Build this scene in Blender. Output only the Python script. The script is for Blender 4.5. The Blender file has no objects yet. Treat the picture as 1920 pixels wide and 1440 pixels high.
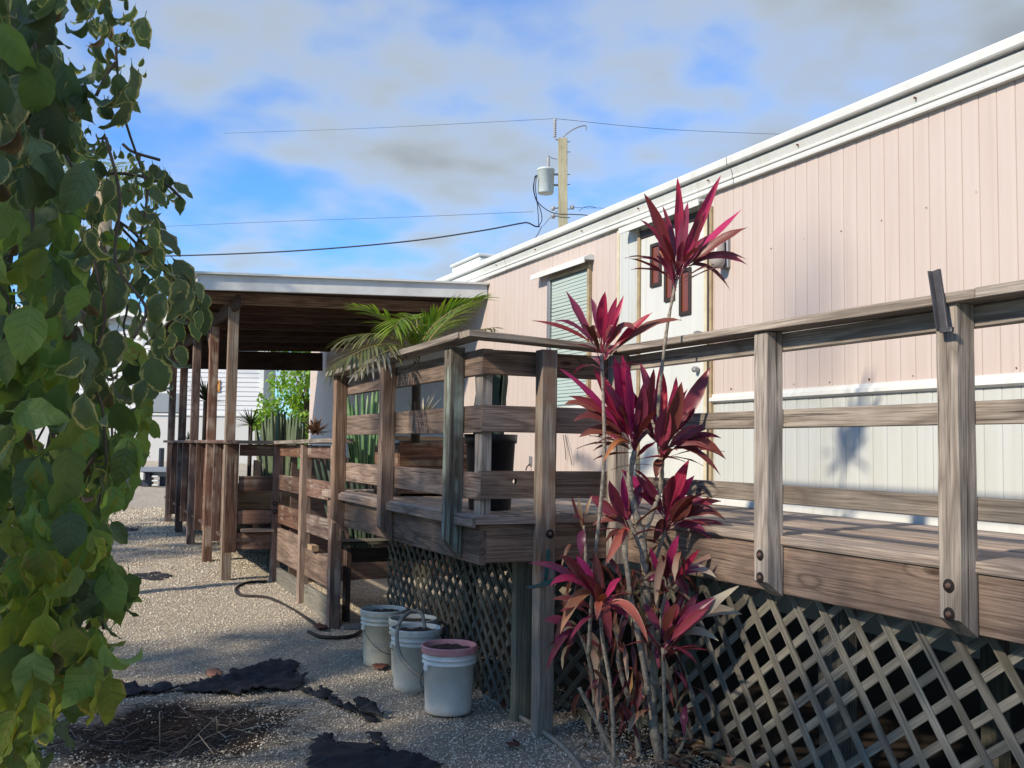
import bpy, bmesh, math, random
import numpy as np
from mathutils import Vector, Matrix, noise as mnoise
random.seed(7); rng = np.random.default_rng(7)
S = bpy.context.scene; COL = S.collection
PI = math.pi

# ------------------------------------------------------------------ camera
FPX = 1850.0; EYE = 1.48
YAW, PITCH, ROLL = 0.4313884, 0.0641349, 0.015
RM = Matrix.Rotation(-YAW, 3, 'Z') @ Matrix.Rotation(PI/2 + PITCH, 3, 'X') @ Matrix.Rotation(ROLL, 3, 'Z')
CAM = Vector((0, 0, EYE))
cd = bpy.data.cameras.new('camera'); cam = bpy.data.objects.new('camera', cd); COL.objects.link(cam)
cam.matrix_world = Matrix.Translation(CAM) @ RM.to_4x4()
cd.sensor_width = 36; cd.lens = FPX / 1920 * 36; cd.clip_start = 0.05; cd.clip_end = 2000
S.camera = cam
# ------------------------------------------------------------------ light
SUN = Vector((1.5, 0.40, -0.95)).normalized()          # direction the light travels
sd = bpy.data.lights.new('sun', 'SUN'); sd.energy = 2.0; sd.angle = math.radians(2.2); sd.color = (1.0, 0.94, 0.88)
so = bpy.data.objects.new('sun', sd); COL.objects.link(so); so.location = (-20, -6, 14)
so.rotation_euler = SUN.to_track_quat('-Z', 'Y').to_euler()
SUN_EL = math.asin(-SUN.z); SUN_AZ = math.atan2(-SUN.x, -SUN.y)
w = bpy.data.worlds.new('World'); S.world = w; w.use_nodes = True
S.view_settings.view_transform = 'Standard'; S.view_settings.look = 'None'
S.view_settings.exposure = 1.38; S.view_settings.gamma = 1.0; S.view_settings.use_curve_mapping = False
S.view_settings.use_white_balance = True; S.view_settings.white_balance_temperature = 7800   # camera balanced for the cloudy light

class NT:
    def __init__(s, nt): s.nt = nt; s.n = nt.nodes; s.l = nt.links
    def add(s, t, **k):
        n = s.n.new(t)
        for a, b in k.items():
            if a == 'inp':
                for i, v in b.items():
                    if isinstance(v, bpy.types.NodeSocket): s.l.new(v, n.inputs[i])
                    else: n.inputs[i].default_value = v
            else: setattr(n, a, b)
        return n
    def math(s, op, a, b=0.0, c=None, clamp=False):
        i = {0: a, 1: b}
        if c is not None: i[2] = c
        return s.add('ShaderNodeMath', operation=op, use_clamp=clamp, inp=i).outputs[0]
    def vm(s, op, a, b):
        return s.add('ShaderNodeVectorMath', operation=op, inp={0: a, 1: b}).outputs[0]
    def noise(s, vec, scale, detail=3, rough=.5, dist=0.0):
        return s.add('ShaderNodeTexNoise', inp={'Vector': vec, 'Scale': scale, 'Detail': detail, 'Roughness': rough, 'Distortion': dist})
    def ramp(s, f, stops, interp='LINEAR'):
        r = s.add('ShaderNodeValToRGB', inp={0: f}); cr = r.color_ramp; cr.interpolation = interp
        while len(cr.elements) < len(stops): cr.elements.new(.5)
        for e, (p, c) in zip(cr.elements, stops):
            e.position = p; e.color = (c[0], c[1], c[2], 1) if hasattr(c, '__len__') else (c, c, c, 1)
        return r.outputs[0]
    def mix(s, f, a, b, mode='MIX'):
        n = s.add('ShaderNodeMix', data_type='RGBA', blend_type=mode)
        for i, v in ((0, f), (6, a), (7, b)):
            if isinstance(v, bpy.types.NodeSocket): s.l.new(v, n.inputs[i])
            else: n.inputs[i].default_value = v if i == 0 else (v[0], v[1], v[2], 1)
        return n.outputs[2]
    def maprange(s, v, a, b, c=0., d=1.):
        return s.add('ShaderNodeMapRange', inp={0: v, 1: a, 2: b, 3: c, 4: d}).outputs[0]

# sky: physical sky behind drifting broken clouds
t = NT(w.node_tree); bg = t.n['Background']
sky = t.add('ShaderNodeTexSky', sky_type='NISHITA', sun_disc=False, sun_elevation=SUN_EL, sun_rotation=SUN_AZ,
            air_density=1.0, dust_density=0.3, ozone_density=3.5)
tc = t.add('ShaderNodeTexCoord'); sep = t.add('ShaderNodeSeparateXYZ', inp={0: tc.outputs['Generated']})
zz = t.math('ADD', t.math('MAXIMUM', sep.outputs[2], 0.0), 0.22)
pv = t.add('ShaderNodeCombineXYZ', inp={0: t.math('DIVIDE', sep.outputs[0], zz), 1: t.math('DIVIDE', sep.outputs[1], zz), 2: 0.3}).outputs[0]
pv = t.vm('ADD', pv, (3.1, 1.7, 0))
n1 = t.noise(pv, 1.9, 7, .5, .1).outputs[0]
n2 = t.noise(pv, 5.2, 5, .42, .0).outputs[0]
n3 = t.noise(t.vm('ADD', pv, (9, 4, 2)), 0.55, 2, .5).outputs[0]
dens = t.math('ADD', t.math('ADD', t.math('MULTIPLY', n1, .62), t.math('MULTIPLY', n2, .70)), t.math('MULTIPLY', n3, .5))
dens = t.math('ADD', dens, t.maprange(t.math('DIVIDE', sep.outputs[0], zz), 0.35, 1.4, 0, .22))
fac = t.ramp(t.math('MULTIPLY', dens, .6), [(.46, 0.02), (.54, .28), (.61, .66), (.70, .92)], 'B_SPLINE')
heavy = t.maprange(t.math('ADD', dens, t.maprange(t.math('DIVIDE', sep.outputs[0], zz), 0.8, 2.2, 0, .10)), 0.98, 1.28)
cl = t.mix(heavy, (2.0, 2.4, 2.75), (1.15, 1.35, 1.52))
skc = t.mix(1.0, sky.outputs[0], (.20, .56, 1.0), 'MULTIPLY')
t.l.new(t.mix(fac, skc, cl), bg.inputs[0]); bg.inputs[1].default_value = 0.115

# ------------------------------------------------------------------ picture point -> world point on a real plane
def ray(px, py): return RM @ Vector(((px-960)/FPX, (720-py)/FPX, -1.0))
def on_x(px, py, X): d = ray(px, py); return CAM + d * (X/d.x)
def on_y(px, py, Y): d = ray(px, py); return CAM + d * (Y/d.y)
def on_z(px, py, Z): d = ray(px, py); return CAM + d * ((Z-EYE)/d.z)
FW = RM @ Vector((0, 0, -1))
def at(px, py, D): d = ray(px, py); return CAM + d * (D/d.dot(FW))
def project(p):
    d = RM.transposed() @ (Vector(p) - CAM)
    return 960 + FPX*d.x/-d.z, 720 - FPX*d.y/-d.z
def gz(x, y): return 0.03 * max(0.0, min(y, 40) - 6.5)   # the ground climbs gently beyond the buckets
def on_ground(px, py):
    z = 0
    for _ in range(30):
        p = on_z(px, py, min(z, 1.2)); z = gz(p.x, p.y)
    return p

# ------------------------------------------------------------------ object helpers
WM = {}
def props(o, label=None, cat=None, group=None, kind=None):
    if label: o['label'] = label
    if cat: o['category'] = cat
    if group: o['group'] = group
    if kind: o['kind'] = kind
    return o
def place(o, parent, W):
    COL.objects.link(o); WM[o.name] = W.copy()
    if parent is not None:
        o.parent = parent; o.matrix_basis = WM[parent.name].inverted() @ W
    else: o.matrix_basis = W
    return o
def thing(name, label, cat, loc=(0, 0, 0), group=None):
    o = bpy.data.objects.new(name, None); o.empty_display_size = .2
    place(o, None, Matrix.Translation(Vector(loc))); return props(o, label, cat, group)
def mobj(name, me, mat, parent=None, W=Matrix.Identity(4), **k):
    o = bpy.data.objects.new(name, me); place(o, parent, W)
    if mat is not None and not me.materials: me.materials.append(mat)
    return props(o, **k)
def mesh(vs, fs, name='m', smooth=False, uvs=None):
    me = bpy.data.meshes.new(name); me.from_pydata([tuple(v) for v in vs], [], [tuple(f) for f in fs])
    if smooth: me.shade_smooth()
    if uvs is not None:
        uv = me.uv_layers.new(name='UVMap'); li = np.empty(len(me.loops), dtype=np.int32); me.loops.foreach_get('vertex_index', li)
        uv.data.foreach_set('uv', np.asarray(uvs, dtype=np.float32)[li].ravel())
    me.update(); return me

def board_mesh(L, wd, th, n=3, jit=.0012, bev=.004, cut=None):
    """sawn board, long axis X, width Z, thickness Y, chamfered, edges slightly uneven"""
    b = min(bev, wd*.2, th*.2)
    prof = [(-th/2, -wd/2+b), (-th/2+b, -wd/2), (th/2-b, -wd/2), (th/2, -wd/2+b), (th/2, wd/2-b), (th/2-b, wd/2), (-th/2+b, wd/2), (-th/2, wd/2-b)]
    vs, fs = [], []
    for i in range(n+1):
        x = -L/2 + L*i/n
        for (y, z) in prof:
            e = 0
            if i == 0 and cut: e = cut * (y/th + .5)
            vs.append((x + e, y + random.uniform(-jit, jit), z + random.uniform(-jit, jit)))
    for i in range(n):
        for k in range(8):
            a = i*8+k; c = i*8+(k+1) % 8
            fs.append((a, a+8, c+8, c))
    fs.append(tuple(range(8))); fs.append(tuple(n*8+k for k in reversed(range(8))))
    return mesh(vs, fs, 'board')
_bc = {}
def frame(a, b, up):
    X = (b-a).normalized(); up = Vector(up); Z = (up - X*up.dot(X)).normalized(); Y = Z.cross(X)
    W = Matrix((X, Y, Z)).transposed().to_4x4(); W.translation = (a+b)/2; return W
def board(name, a, b, wd, th, mat, parent, up=(0, 0, 1), n=3, jit=.0012, cut=None, key=True, **k):
    a = Vector(a); b = Vector(b); L = (b-a).length
    kk = (round(L, 3), round(wd, 3), round(th, 3), n, cut, mat.name)
    if key and kk in _bc: me = _bc[kk]
    else:
        me = board_mesh(L, wd, th, n, jit, cut=cut); me.materials.append(mat); _bc[kk] = me
    return mobj(name, me, None, parent, frame(a, b, up), **k)
def tube_mesh(pts, rads, seg=8, cap=True):
    pts = [Vector(p) for p in pts]; vs, fs = [], []
    if not hasattr(rads, '__len__'): rads = [rads]*len(pts)
    ref = Vector((0.31, .17, 1)).normalized()
    for i, p in enumerate(pts):
        d = (pts[min(i+1, len(pts)-1)] - pts[max(i-1, 0)]).normalized()
        r = ref if abs(d.dot(ref)) < .95 else Vector((1, 0, 0))
        u = d.cross(r).normalized(); v = d.cross(u)
        for k in range(seg):
            a = 2*PI*k/seg; vs.append(p + (u*math.cos(a) + v*math.sin(a))*rads[i])
    for i in range(len(pts)-1):
        for k in range(seg): fs.append((i*seg+k, i*seg+(k+1) % seg, (i+1)*seg+(k+1) % seg, (i+1)*seg+k))
    if cap: fs.append(tuple(reversed(range(seg)))); fs.append(tuple((len(pts)-1)*seg+k for k in range(seg)))
    return mesh(vs, fs, 'tube', True)
def spline(ctrl, n=8):
    P = [Vector(c) for c in ctrl]; P = [P[0]*2-P[1]] + P + [P[-1]*2-P[-2]]; out = []
    for i in range(1, len(P)-2):
        for k in range(n):
            t_ = k/n; a, b, c, d = P[i-1:i+3]
            out.append(.5*((2*b) + (c-a)*t_ + (2*a-5*b+4*c-d)*t_*t_ + (-a+3*b-3*c+d)*t_**3))
    out.append(P[-2]); return out
def tube(name, pts, r, mat, parent=None, seg=8, **k): return mobj(name, tube_mesh(pts, r, seg), mat, parent, **k)
def lathe_mesh(prof, seg=32):
    vs, fs = [], []
    for (r, z) in prof:
        for k in range(seg): a = 2*PI*k/seg; vs.append((r*math.cos(a), r*math.sin(a), z))
    for i in range(len(prof)-1):
        for k in range(seg): fs.append((i*seg+k, i*seg+(k+1) % seg, (i+1)*seg+(k+1) % seg, (i+1)*seg+k))
    return mesh(vs, fs, 'lathe', True)
def box_mesh(x0, y0, z0, x1, y1, z1, bev=.0):
    bm = bmesh.new(); bmesh.ops.create_cube(bm, size=1)
    for v in bm.verts: v.co = Vector(((x0+x1)/2 + v.co.x*(x1-x0), (y0+y1)/2 + v.co.y*(y1-y0), (z0+z1)/2 + v.co.z*(z1-z0)))
    if bev: bmesh.ops.bevel(bm, geom=bm.edges[:], offset=bev, segments=1, affect='EDGES')
    me = bpy.data.meshes.new('box'); bm.to_mesh(me); bm.free(); return me
def box(name, x0, y0, z0, x1, y1, z1, mat, parent=None, bev=.003, **k):
    c = Vector(((x0+x1)/2, (y0+y1)/2, (z0+z1)/2)); h = Vector((abs(x1-x0)/2, abs(y1-y0)/2, abs(z1-z0)/2))
    return mobj(name, box_mesh(-h.x, -h.y, -h.z, h.x, h.y, h.z, bev), mat, parent, Matrix.Translation(c), **k)
def extrude_y(prof, y0, y1, closed=False):
    n = len(prof); vs = [(x, y0, z) for x, z in prof] + [(x, y1, z) for x, z in prof]
    fs = [(i, (i+1) % n, n+(i+1) % n, n+i) for i in range(n if closed else n-1)]
    if closed: fs += [tuple(reversed(range(n))), tuple(range(n, 2*n))]
    return mesh(vs, fs, 'ex')

# ------------------------------------------------------------------ materials
def new_mat(name):
    m = bpy.data.materials.new(name); m.use_nodes = True; T = NT(m.node_tree); P = T.n['Principled BSDF']; return m, T, P
def wood(name, light, dark, crack=(.03, .022, .018), stain=None, stain_amt=.0, rough=.85, rings=11):
    m, T, P = new_mat(name)
    tc = T.add('ShaderNodeTexCoord'); oi = T.add('ShaderNodeObjectInfo')
    off = T.vm('SCALE', oi.outputs['Location'], (0, 0, 0)); off.node.inputs['Scale'].default_value = 3.7
    rnd = T.add('ShaderNodeCombineXYZ', inp={0: T.math('MULTIPLY', oi.outputs['Random'], 37), 1: T.math('MULTIPLY', oi.outputs['Random'], 19), 2: T.math('MULTIPLY', oi.outputs['Random'], 7)}).outputs[0]
    v = T.vm('ADD', tc.outputs['Object'], rnd)
    vs_ = T.vm('MULTIPLY', v, (.55, 5.5, 5.5)); vf = T.vm('MULTIPLY', v, (3.5, 150, 150))
    kn = T.add('ShaderNodeTexVoronoi', inp={'Vector': T.vm('MULTIPLY', v, (1.5, 4.2, 4.2)), 'Scale': 1.0})
    kd = kn.outputs['Distance']; knot = T.maprange(kd, 0.0, .24, 1, 0)
    base = T.math('ADD', T.noise(vs_, 1.0, 2.5, .5, .6).outputs[0], T.math('MULTIPLY', T.math('POWER', knot, 1.5), .35))
    ring = T.math('PINGPONG', T.math('MULTIPLY', base, rings), 1.0)
    ringd = T.ramp(ring, [(0, .28), (.2, .62), (.55, 1), (1, .85)])
    fine = T.noise(vf, 1.0, 5, .65).outputs[0]
    patch = T.noise(v, 2.3, 4, .6).outputs[0]
    f = T.math('MULTIPLY', ringd, T.maprange(fine, .36, .64, .25, 1.2), clamp=True)
    f = T.math('MULTIPLY', f, T.maprange(patch, .3, .7, .55, 1.25), clamp=True)
    c = T.mix(f, dark, light)
    if stain:
        sn = T.noise(T.vm('MULTIPLY', v, (1.0, 26, 26)), 1.0, 5, .7).outputs[0]
        sn2 = T.noise(v, 3.1, 3, .6).outputs[0]
        sm = T.math('MULTIPLY', T.maprange(sn, .5-stain_amt*.12, .56, 0, 1), T.maprange(sn2, .52-stain_amt*.2, .6, 0, 1), clamp=True)
        c = T.mix(sm, c, stain)
    c = T.mix(T.maprange(kd, .035, .07, .85, 0), c, (dark[0]*.6, dark[1]*.5, dark[2]*.45))
    cr = T.noise(T.vm('MULTIPLY', v, (1.0, 75, 75)), 1.0, 4, .6, .25).outputs[0]
    crm = T.maprange(cr, .375, .32, 0, 1)
    c = T.mix(T.math('MULTIPLY', crm, .85), c, crack)
    hv = T.add('ShaderNodeHueSaturation', inp={'Color': c, 'Value': T.maprange(oi.outputs['Random'], 0, 1, .66, 1.22), 'Saturation': T.maprange(T.math('FRACT', T.math('MULTIPLY', oi.outputs['Random'], 13.7)), 0, 1, .75, 1.15)}).outputs[0]
    T.l.new(hv, P.inputs['Base Color']); P.inputs['Roughness'].default_value = rough; P.inputs['Specular IOR Level'].default_value = .25
    h = T.math('SUBTRACT', T.math('ADD', T.math('MULTIPLY', ringd, .5), T.math('MULTIPLY', fine, .7)), T.math('MULTIPLY', crm, 1.6))
    b = T.add('ShaderNodeBump', inp={'Height': h, 'Strength': .65, 'Distance': .003}); T.l.new(b.outputs[0], P.inputs['Normal'])
    return m
def plain(name, col, rough=.6, metal=0, dirt=None, dirt_amt=.4, scale=3, streak=False, bump=0, spec=.4):
    m, T, P = new_mat(name); tc = T.add('ShaderNodeTexCoord'); v = tc.outputs['Object']
    if dirt:
        vv = T.vm('MULTIPLY', v, (3, 3, .35)) if streak else v
        n = T.noise(vv, scale, 6, .65).outputs[0]
        c = T.mix(T.maprange(n, .42, .75, 0, dirt_amt), col, dirt); T.l.new(c, P.inputs['Base Color'])
    else: P.inputs['Base Color'].default_value = (*col, 1)
    P.inputs['Roughness'].default_value = rough; P.inputs['Metallic'].default_value = metal; P.inputs['Specular IOR Level'].default_value = spec
    if bump:
        n = T.noise(v, 40, 4, .6).outputs[0]
        b = T.add('ShaderNodeBump', inp={'Height': n, 'Strength': bump, 'Distance': .01}); T.l.new(b.outputs[0], P.inputs['Normal'])
    return m
def leafmat(name, base, tip=None, edge=None, edge_w=.25, rib=None, var=.25, huev=.03, rough=.45, trans=.3, veins=0, blotch=None, transcol=None, streak=None):
    m, T, P = new_mat(name); uv = T.add('ShaderNodeUVMap'); s = T.add('ShaderNodeSeparateXYZ', inp={0: uv.outputs[0]})
    oi = T.add('ShaderNodeObjectInfo'); ge = T.add('ShaderNodeNewGeometry')
    r = T.math('FRACT', T.math('ADD', oi.outputs['Random'], ge.outputs['Random Per Island']))
    r2 = T.math('FRACT', T.math('MULTIPLY', r, 7.31)); r3 = T.math('FRACT', T.math('MULTIPLY', r, 23.1))
    tc = T.add('ShaderNodeTexCoord')
    uu = T.math('ABSOLUTE', T.math('SUBTRACT', T.math('MULTIPLY', s.outputs[0], 2), 1))
    c = T.mix(T.maprange(s.outputs[1], .2, 1), base, tip or base)
    if blotch:
        nb = T.noise(T.vm('ADD', uv.outputs[0], T.add('ShaderNodeCombineXYZ', inp={0: T.math('MULTIPLY', r, 50)}).outputs[0]), 3.5, 3, .6).outputs[0]
        c = T.mix(T.math('MULTIPLY', T.maprange(nb, .48, .62), T.maprange(r2, .55, .8)), c, blotch)
    if edge:
        nn = T.noise(T.vm('ADD', uv.outputs[0], T.add('ShaderNodeCombineXYZ', inp={0: T.math('MULTIPLY', r3, 50)}).outputs[0]), 6, 3, .6).outputs[0]
        em = T.math('ADD', uu, T.math('MULTIPLY', T.math('SUBTRACT', nn, .5), .9))
        c = T.mix(T.maprange(em, 1-edge_w, 1-edge_w+.1), c, edge)
    if streak:
        sv = T.noise(T.vm('ADD', T.vm('MULTIPLY', uv.outputs[0], (9, 1.1, 1)), T.add('ShaderNodeCombineXYZ', inp={0: T.math('MULTIPLY', r, 60)}).outputs[0]), 1.0, 4, .6).outputs[0]
        c = T.mix(T.maprange(sv, .42, .66, 0, .8), c, streak)
    if rib: c = T.mix(T.maprange(uu, .05, .0, 0, .7), c, rib)
    if veins:
        vv = T.math('PINGPONG', T.math('SUBTRACT', T.math('MULTIPLY', s.outputs[1], veins), T.math('MULTIPLY', uu, 1.3)), .5)
        vm_ = T.maprange(vv, .06, 0, 0, 1)
        c = T.mix(T.math('MULTIPLY', vm_, .55), c, rib or edge or (.3, .4, .15))
    c = T.add('ShaderNodeHueSaturation', inp={'Color': c, 'Hue': T.maprange(r2, 0, 1, .5-huev, .5+huev), 'Value': T.maprange(r3, 0, 1, 1-var, 1+var)}).outputs[0]
    T.l.new(c, P.inputs['Base Color']); P.inputs['Roughness'].default_value = rough; P.inputs['Specular IOR Level'].default_value = .35
    if veins:
        b = T.add('ShaderNodeBump', inp={'Height': T.math('ADD', T.math('MULTIPLY', vm_, -1), T.noise(tc.outputs['Object'], 90, 2).outputs[0]), 'Strength': .8, 'Distance': .003}); T.l.new(b.outputs[0], P.inputs['Normal'])
    tr = T.add('ShaderNodeBsdfTranslucent'); T.l.new(T.mix(1, c, transcol or (1.2, 1.25, .6), 'MULTIPLY'), tr.inputs[0])
    mx = T.add('ShaderNodeMixShader', inp={0: trans, 1: P.outputs[0], 2: tr.outputs[0]})
    T.l.new(mx.outputs[0], T.n['Material Output'].inputs[0]); return m

M = {}
M['gray'] = wood('weathered_grey_timber', (.37, .325, .275), (.12, .098, .08))
M['brown'] = wood('weathered_brown_timber', (.33, .23, .17), (.08, .05, .036))
M['deckw'] = wood('deck_board_timber', (.40, .33, .27), (.14, .10, .08))
M['red'] = wood('red_stained_timber', (.21, .12, .085), (.06, .03, .022), stain=(.3, .24, .19), stain_amt=.3)
M['green'] = wood('green_flaked_paint_timber', (.22, .19, .15), (.07, .055, .04), stain=(.36, .43, .34), stain_amt=.42, rings=14)
M['two'] = wood('pale_peeling_post_timber', (.42, .38, .32), (.17, .11, .075), stain=(.25, .14, .09), stain_amt=.5)
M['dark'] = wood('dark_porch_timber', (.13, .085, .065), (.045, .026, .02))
M['latt'] = wood('lattice_timber', (.25, .235, .19), (.075, .07, .056), rings=6)
M['tan'] = wood('tan_plank_timber', (.42, .30, .19), (.2, .12, .07))
M['pilw'] = wood('mossy_support_timber', (.23, .215, .155), (.09, .095, .065))
def siding(name, col, stain, amt):
    m, T, P = new_mat(name); tc = T.add('ShaderNodeTexCoord'); v = tc.outputs['Object']
    n = T.noise(T.vm('MULTIPLY', v, (1, 2.2, .35)), 2.2, 6, .6).outputs[0]
    n2 = T.noise(v, 1.1, 3, .5).outputs[0]; n3 = T.noise(v, 55, 3, .6).outputs[0]
    c = T.mix(T.maprange(n, .45, .8, 0, amt), col, stain)
    c = T.mix(T.maprange(n2, .35, .7, 0, .18), c, (col[0]*.78, col[1]*.78, col[2]*.76))
    c = T.mix(T.maprange(n3, .62, .72, 0, .25), c, stain)
    st_ = T.noise(T.vm('MULTIPLY', v, (1, 9, .25)), 1.6, 5, .6).outputs[0]; c = T.mix(T.maprange(st_, .55, .8, 0, .45), c, (stain[0]*.8, stain[1]*.78, stain[2]*.7))
    T.l.new(c, P.inputs['Base Color']); P.inputs['Roughness'].default_value = .55
    b = T.add('ShaderNodeBump', inp={'Height': n3, 'Strength': .08, 'Distance': .002}); T.l.new(b.outputs[0], P.inputs['Normal']); return m
M['pink'] = siding('pink_siding_paint', (.52, .445, .40), (.44, .34, .29), .45)
M['white'] = siding('white_siding_paint', (.50, .535, .52), (.42, .44, .38), .6)
M['trim'] = siding('white_trim_paint', (.62, .65, .63), (.5, .5, .42), .5)
M['cream'] = plain('yellowed_trim', (.58, .54, .40), .6, dirt=(.35, .25, .12), dirt_amt=.7, scale=6)
M['tanmetal'] = plain('tan_door_frame', (.40, .31, .18), .5, dirt=(.12, .07, .04), dirt_amt=.8, scale=8)
M['darkmetal'] = plain('dark_brown_metal', (.035, .022, .018), .5)
M['rust'] = plain('rusty_screw', (.16, .055, .025), .8)
M['fascia'] = plain('porch_fascia_white', (.6, .62, .6), .6, dirt=(.36, .36, .33), dirt_amt=.6, scale=2.5)
M['amber'] = plain('amber_glass', (.17, .038, .012), .12, spec=.6)
M['blind'] = plain('white_blind', (.70, .73, .71), .5)
M['blackp'] = plain('black_pot_plastic', (.012, .013, .018), .45)
M['soil'] = plain('potting_soil', (.035, .024, .018), .95, dirt=(.16, .12, .09), dirt_amt=.9, scale=60, bump=1)
M['bolt'] = plain('rusty_bolt', (.11, .055, .04), .7, .3, dirt=(.2, .2, .2), dirt_amt=.6, scale=80)
M['hole'] = plain('dark_bolt_recess', (.012, .009, .008), .9)
M['teal'] = plain('teal_painted_metal', (.018, .11, .105), .45, .1, dirt=(.05, .06, .05), dirt_amt=.5, scale=20)
M['bar'] = plain('grey_metal_bar', (.06, .06, .066), .5, .3, dirt=(.14, .14, .15), dirt_amt=.5, scale=14)
M['galv'] = plain('galvanised_metal', (.3, .31, .32), .45, .6)
M['wire'] = plain('black_cable', (.012, .014, .022), .6)
M['porc'] = plain('insulator_porcelain', (.33, .32, .33), .3)
M['trf'] = plain('transformer_grey_paint', (.50, .58, .58), .4, dirt=(.35, .38, .36), dirt_amt=.4, scale=3)
M['conc'] = wood('weathered_utility_pole', (.42, .39, .24), (.24, .21, .12), rings=5)
M['hose'] = plain('beige_hose', (.30, .27, .215), .7, dirt=(.14, .13, .10), dirt_amt=.7, scale=25)
M['bhose'] = plain('black_drip_hose', (.022, .016, .013), .7)
M['fabric'] = plain('black_landscape_fabric', (.010, .012, .018), .85, dirt=(.06, .057, .05), dirt_amt=.5, scale=9, bump=.5)
M['palmw'] = plain('dry_straw', (.42, .33, .22), .8)

# glass
gm, T, P = new_mat('window_glass')
gl = T.add('ShaderNodeBsdfGlossy', inp={'Roughness': .03}); trn = T.add('ShaderNodeBsdfTransparent', inp={'Color': (.86, .93, .91, 1)})
lw = T.add('ShaderNodeLayerWeight', inp={0: .35}); T.l.new(T.add('ShaderNodeMixShader', inp={0: .07, 1: trn.outputs[0], 2: gl.outputs[0]}).outputs[0], T.n['Material Output'].inputs[0])
M['glass'] = gm

# ------------------------------------------------------------------ ground
def gravel_mat():
    m, T, P = new_mat('pea_gravel'); tc = T.add('ShaderNodeTexCoord'); v = tc.outputs['Object']
    vo = T.add('ShaderNodeTexVoronoi', inp={'Vector': T.vm('ADD', v, T.vm('SCALE', T.noise(v, 30, 2).outputs['Color'], (0, 0, 0))), 'Scale': 95})
    sp = T.add('ShaderNodeSeparateColor', inp={0: vo.outputs['Color']})
    peb = T.ramp(sp.outputs[0], [(0, (.36, .31, .23)), (.3, (.60, .53, .41)), (.7, (.74, .67, .54)), (1, (.86, .80, .68))])
    gap = T.maprange(vo.outputs['Distance'], .45, .75)
    c = T.mix(T.math('MULTIPLY', gap, .35), peb, (.13, .105, .08))
    big = T.noise(v, .9, 5, .6).outputs[0]; c = T.mix(T.maprange(big, .45, .68, 0, .3), c, (.28, .25, .19))
    mot = T.noise(v, 22, 6, .75).outputs[0]; c = T.mix(T.maprange(mot,   .40, .60, .40, 0), c, (.20, .145, .11))
    mot2 = T.noise(v, 5, 5, .7).outputs[0]; c = T.mix(T.maprange(mot2, .52, .7, 0, .35), c, (.26, .19, .145))
    # bare soil round the torn fabric
    sx = T.add('ShaderNodeSeparateXYZ', inp={0: v})
    cx, cy = on_ground(330, 1380).x, on_ground(330, 1380).y
    dx = T.math('DIVIDE', T.math('SUBTRACT', sx.outputs[0], cx), .62); dy = T.math('DIVIDE', T.math('SUBTRACT', sx.outputs[1], cy), .62)
    dd = T.math('SQRT', T.math('ADD', T.math('MULTIPLY', dx, dx), T.math('MULTIPLY', dy, dy)))
    dd = T.math('ADD', dd, T.math('MULTIPLY', T.math('SUBTRACT', T.noise(v, 2.4, 6, .7).outputs[0], .5), 1.5))
    sm = T.maprange(dd, 1.12, .8); sn = T.noise(v, 60, 5, .7).outputs[0]
    soil = T.ramp(sn, [(.3, (.016, .010, .008)), (.54, (.06, .04, .028)), (.66, (.16, .12, .09)), (.74, (.5, .45, .36))])
    c = T.mix(sm, c, soil)
    # darker brown ground tone under the deck
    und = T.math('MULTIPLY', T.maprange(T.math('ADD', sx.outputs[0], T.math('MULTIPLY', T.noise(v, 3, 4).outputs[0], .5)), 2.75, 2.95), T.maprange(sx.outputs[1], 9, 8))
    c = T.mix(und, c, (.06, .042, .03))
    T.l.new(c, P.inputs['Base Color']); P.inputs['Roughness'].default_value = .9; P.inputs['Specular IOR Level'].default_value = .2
    h = T.math('ADD', T.math('MULTIPLY', vo.outputs['Distance'], -1.), T.math('MULTIPLY', sn, T.math('MULTIPLY', sm, 2.0)))
    b = T.add('ShaderNodeBump', inp={'Height': h, 'Strength': .9, 'Distance': .006}); T.l.new(b.outputs[0], P.inputs['Normal']); return m
M['gravel'] = gravel_mat()
hx, hy = on_ground(310, 1375).x, on_ground(310, 1375).y
def ground_z(x, y):
    z = gz(x, y)
    d = math.hypot((x-hx)/.26, (y-hy)/.34); z -= .13*math.exp(-d*d*1.1)
    z += .022*math.exp(-((d-1.7)**2)*2)
    if abs(x) < 8 and -2 < y < 14: z += .007*math.sin(x*3.1+1)*math.sin(y*2.3) + .004*math.sin(x*9+y*7)
    return z
xs = sorted(set([-300, -120, -50, -20, -8, -4, -2.5] + [round(-1.6+.08*i, 3) for i in range(60)] + [3.5, 4.5, 6, 10, 20, 50, 120, 300]))
ys = sorted(set([-200, -60, -20, -6, -2, 0, 1] + [round(2+.08*i, 3) for i in range(100)] + [10.4+.5*i for i in range(20)] + [22, 26, 32, 40, 60, 100, 200, 400]))
vs = [(x, y, ground_z(x, y)) for y in ys for x in xs]; nx = len(xs)
fs = [(j*nx+i, j*nx+i+1, (j+1)*nx+i+1, (j+1)*nx+i) for j in range(len(ys)-1) for i in range(nx-1)]
mobj('ground', mesh(vs, fs, 'ground', True), M['gravel'], kind='structure')

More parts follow.
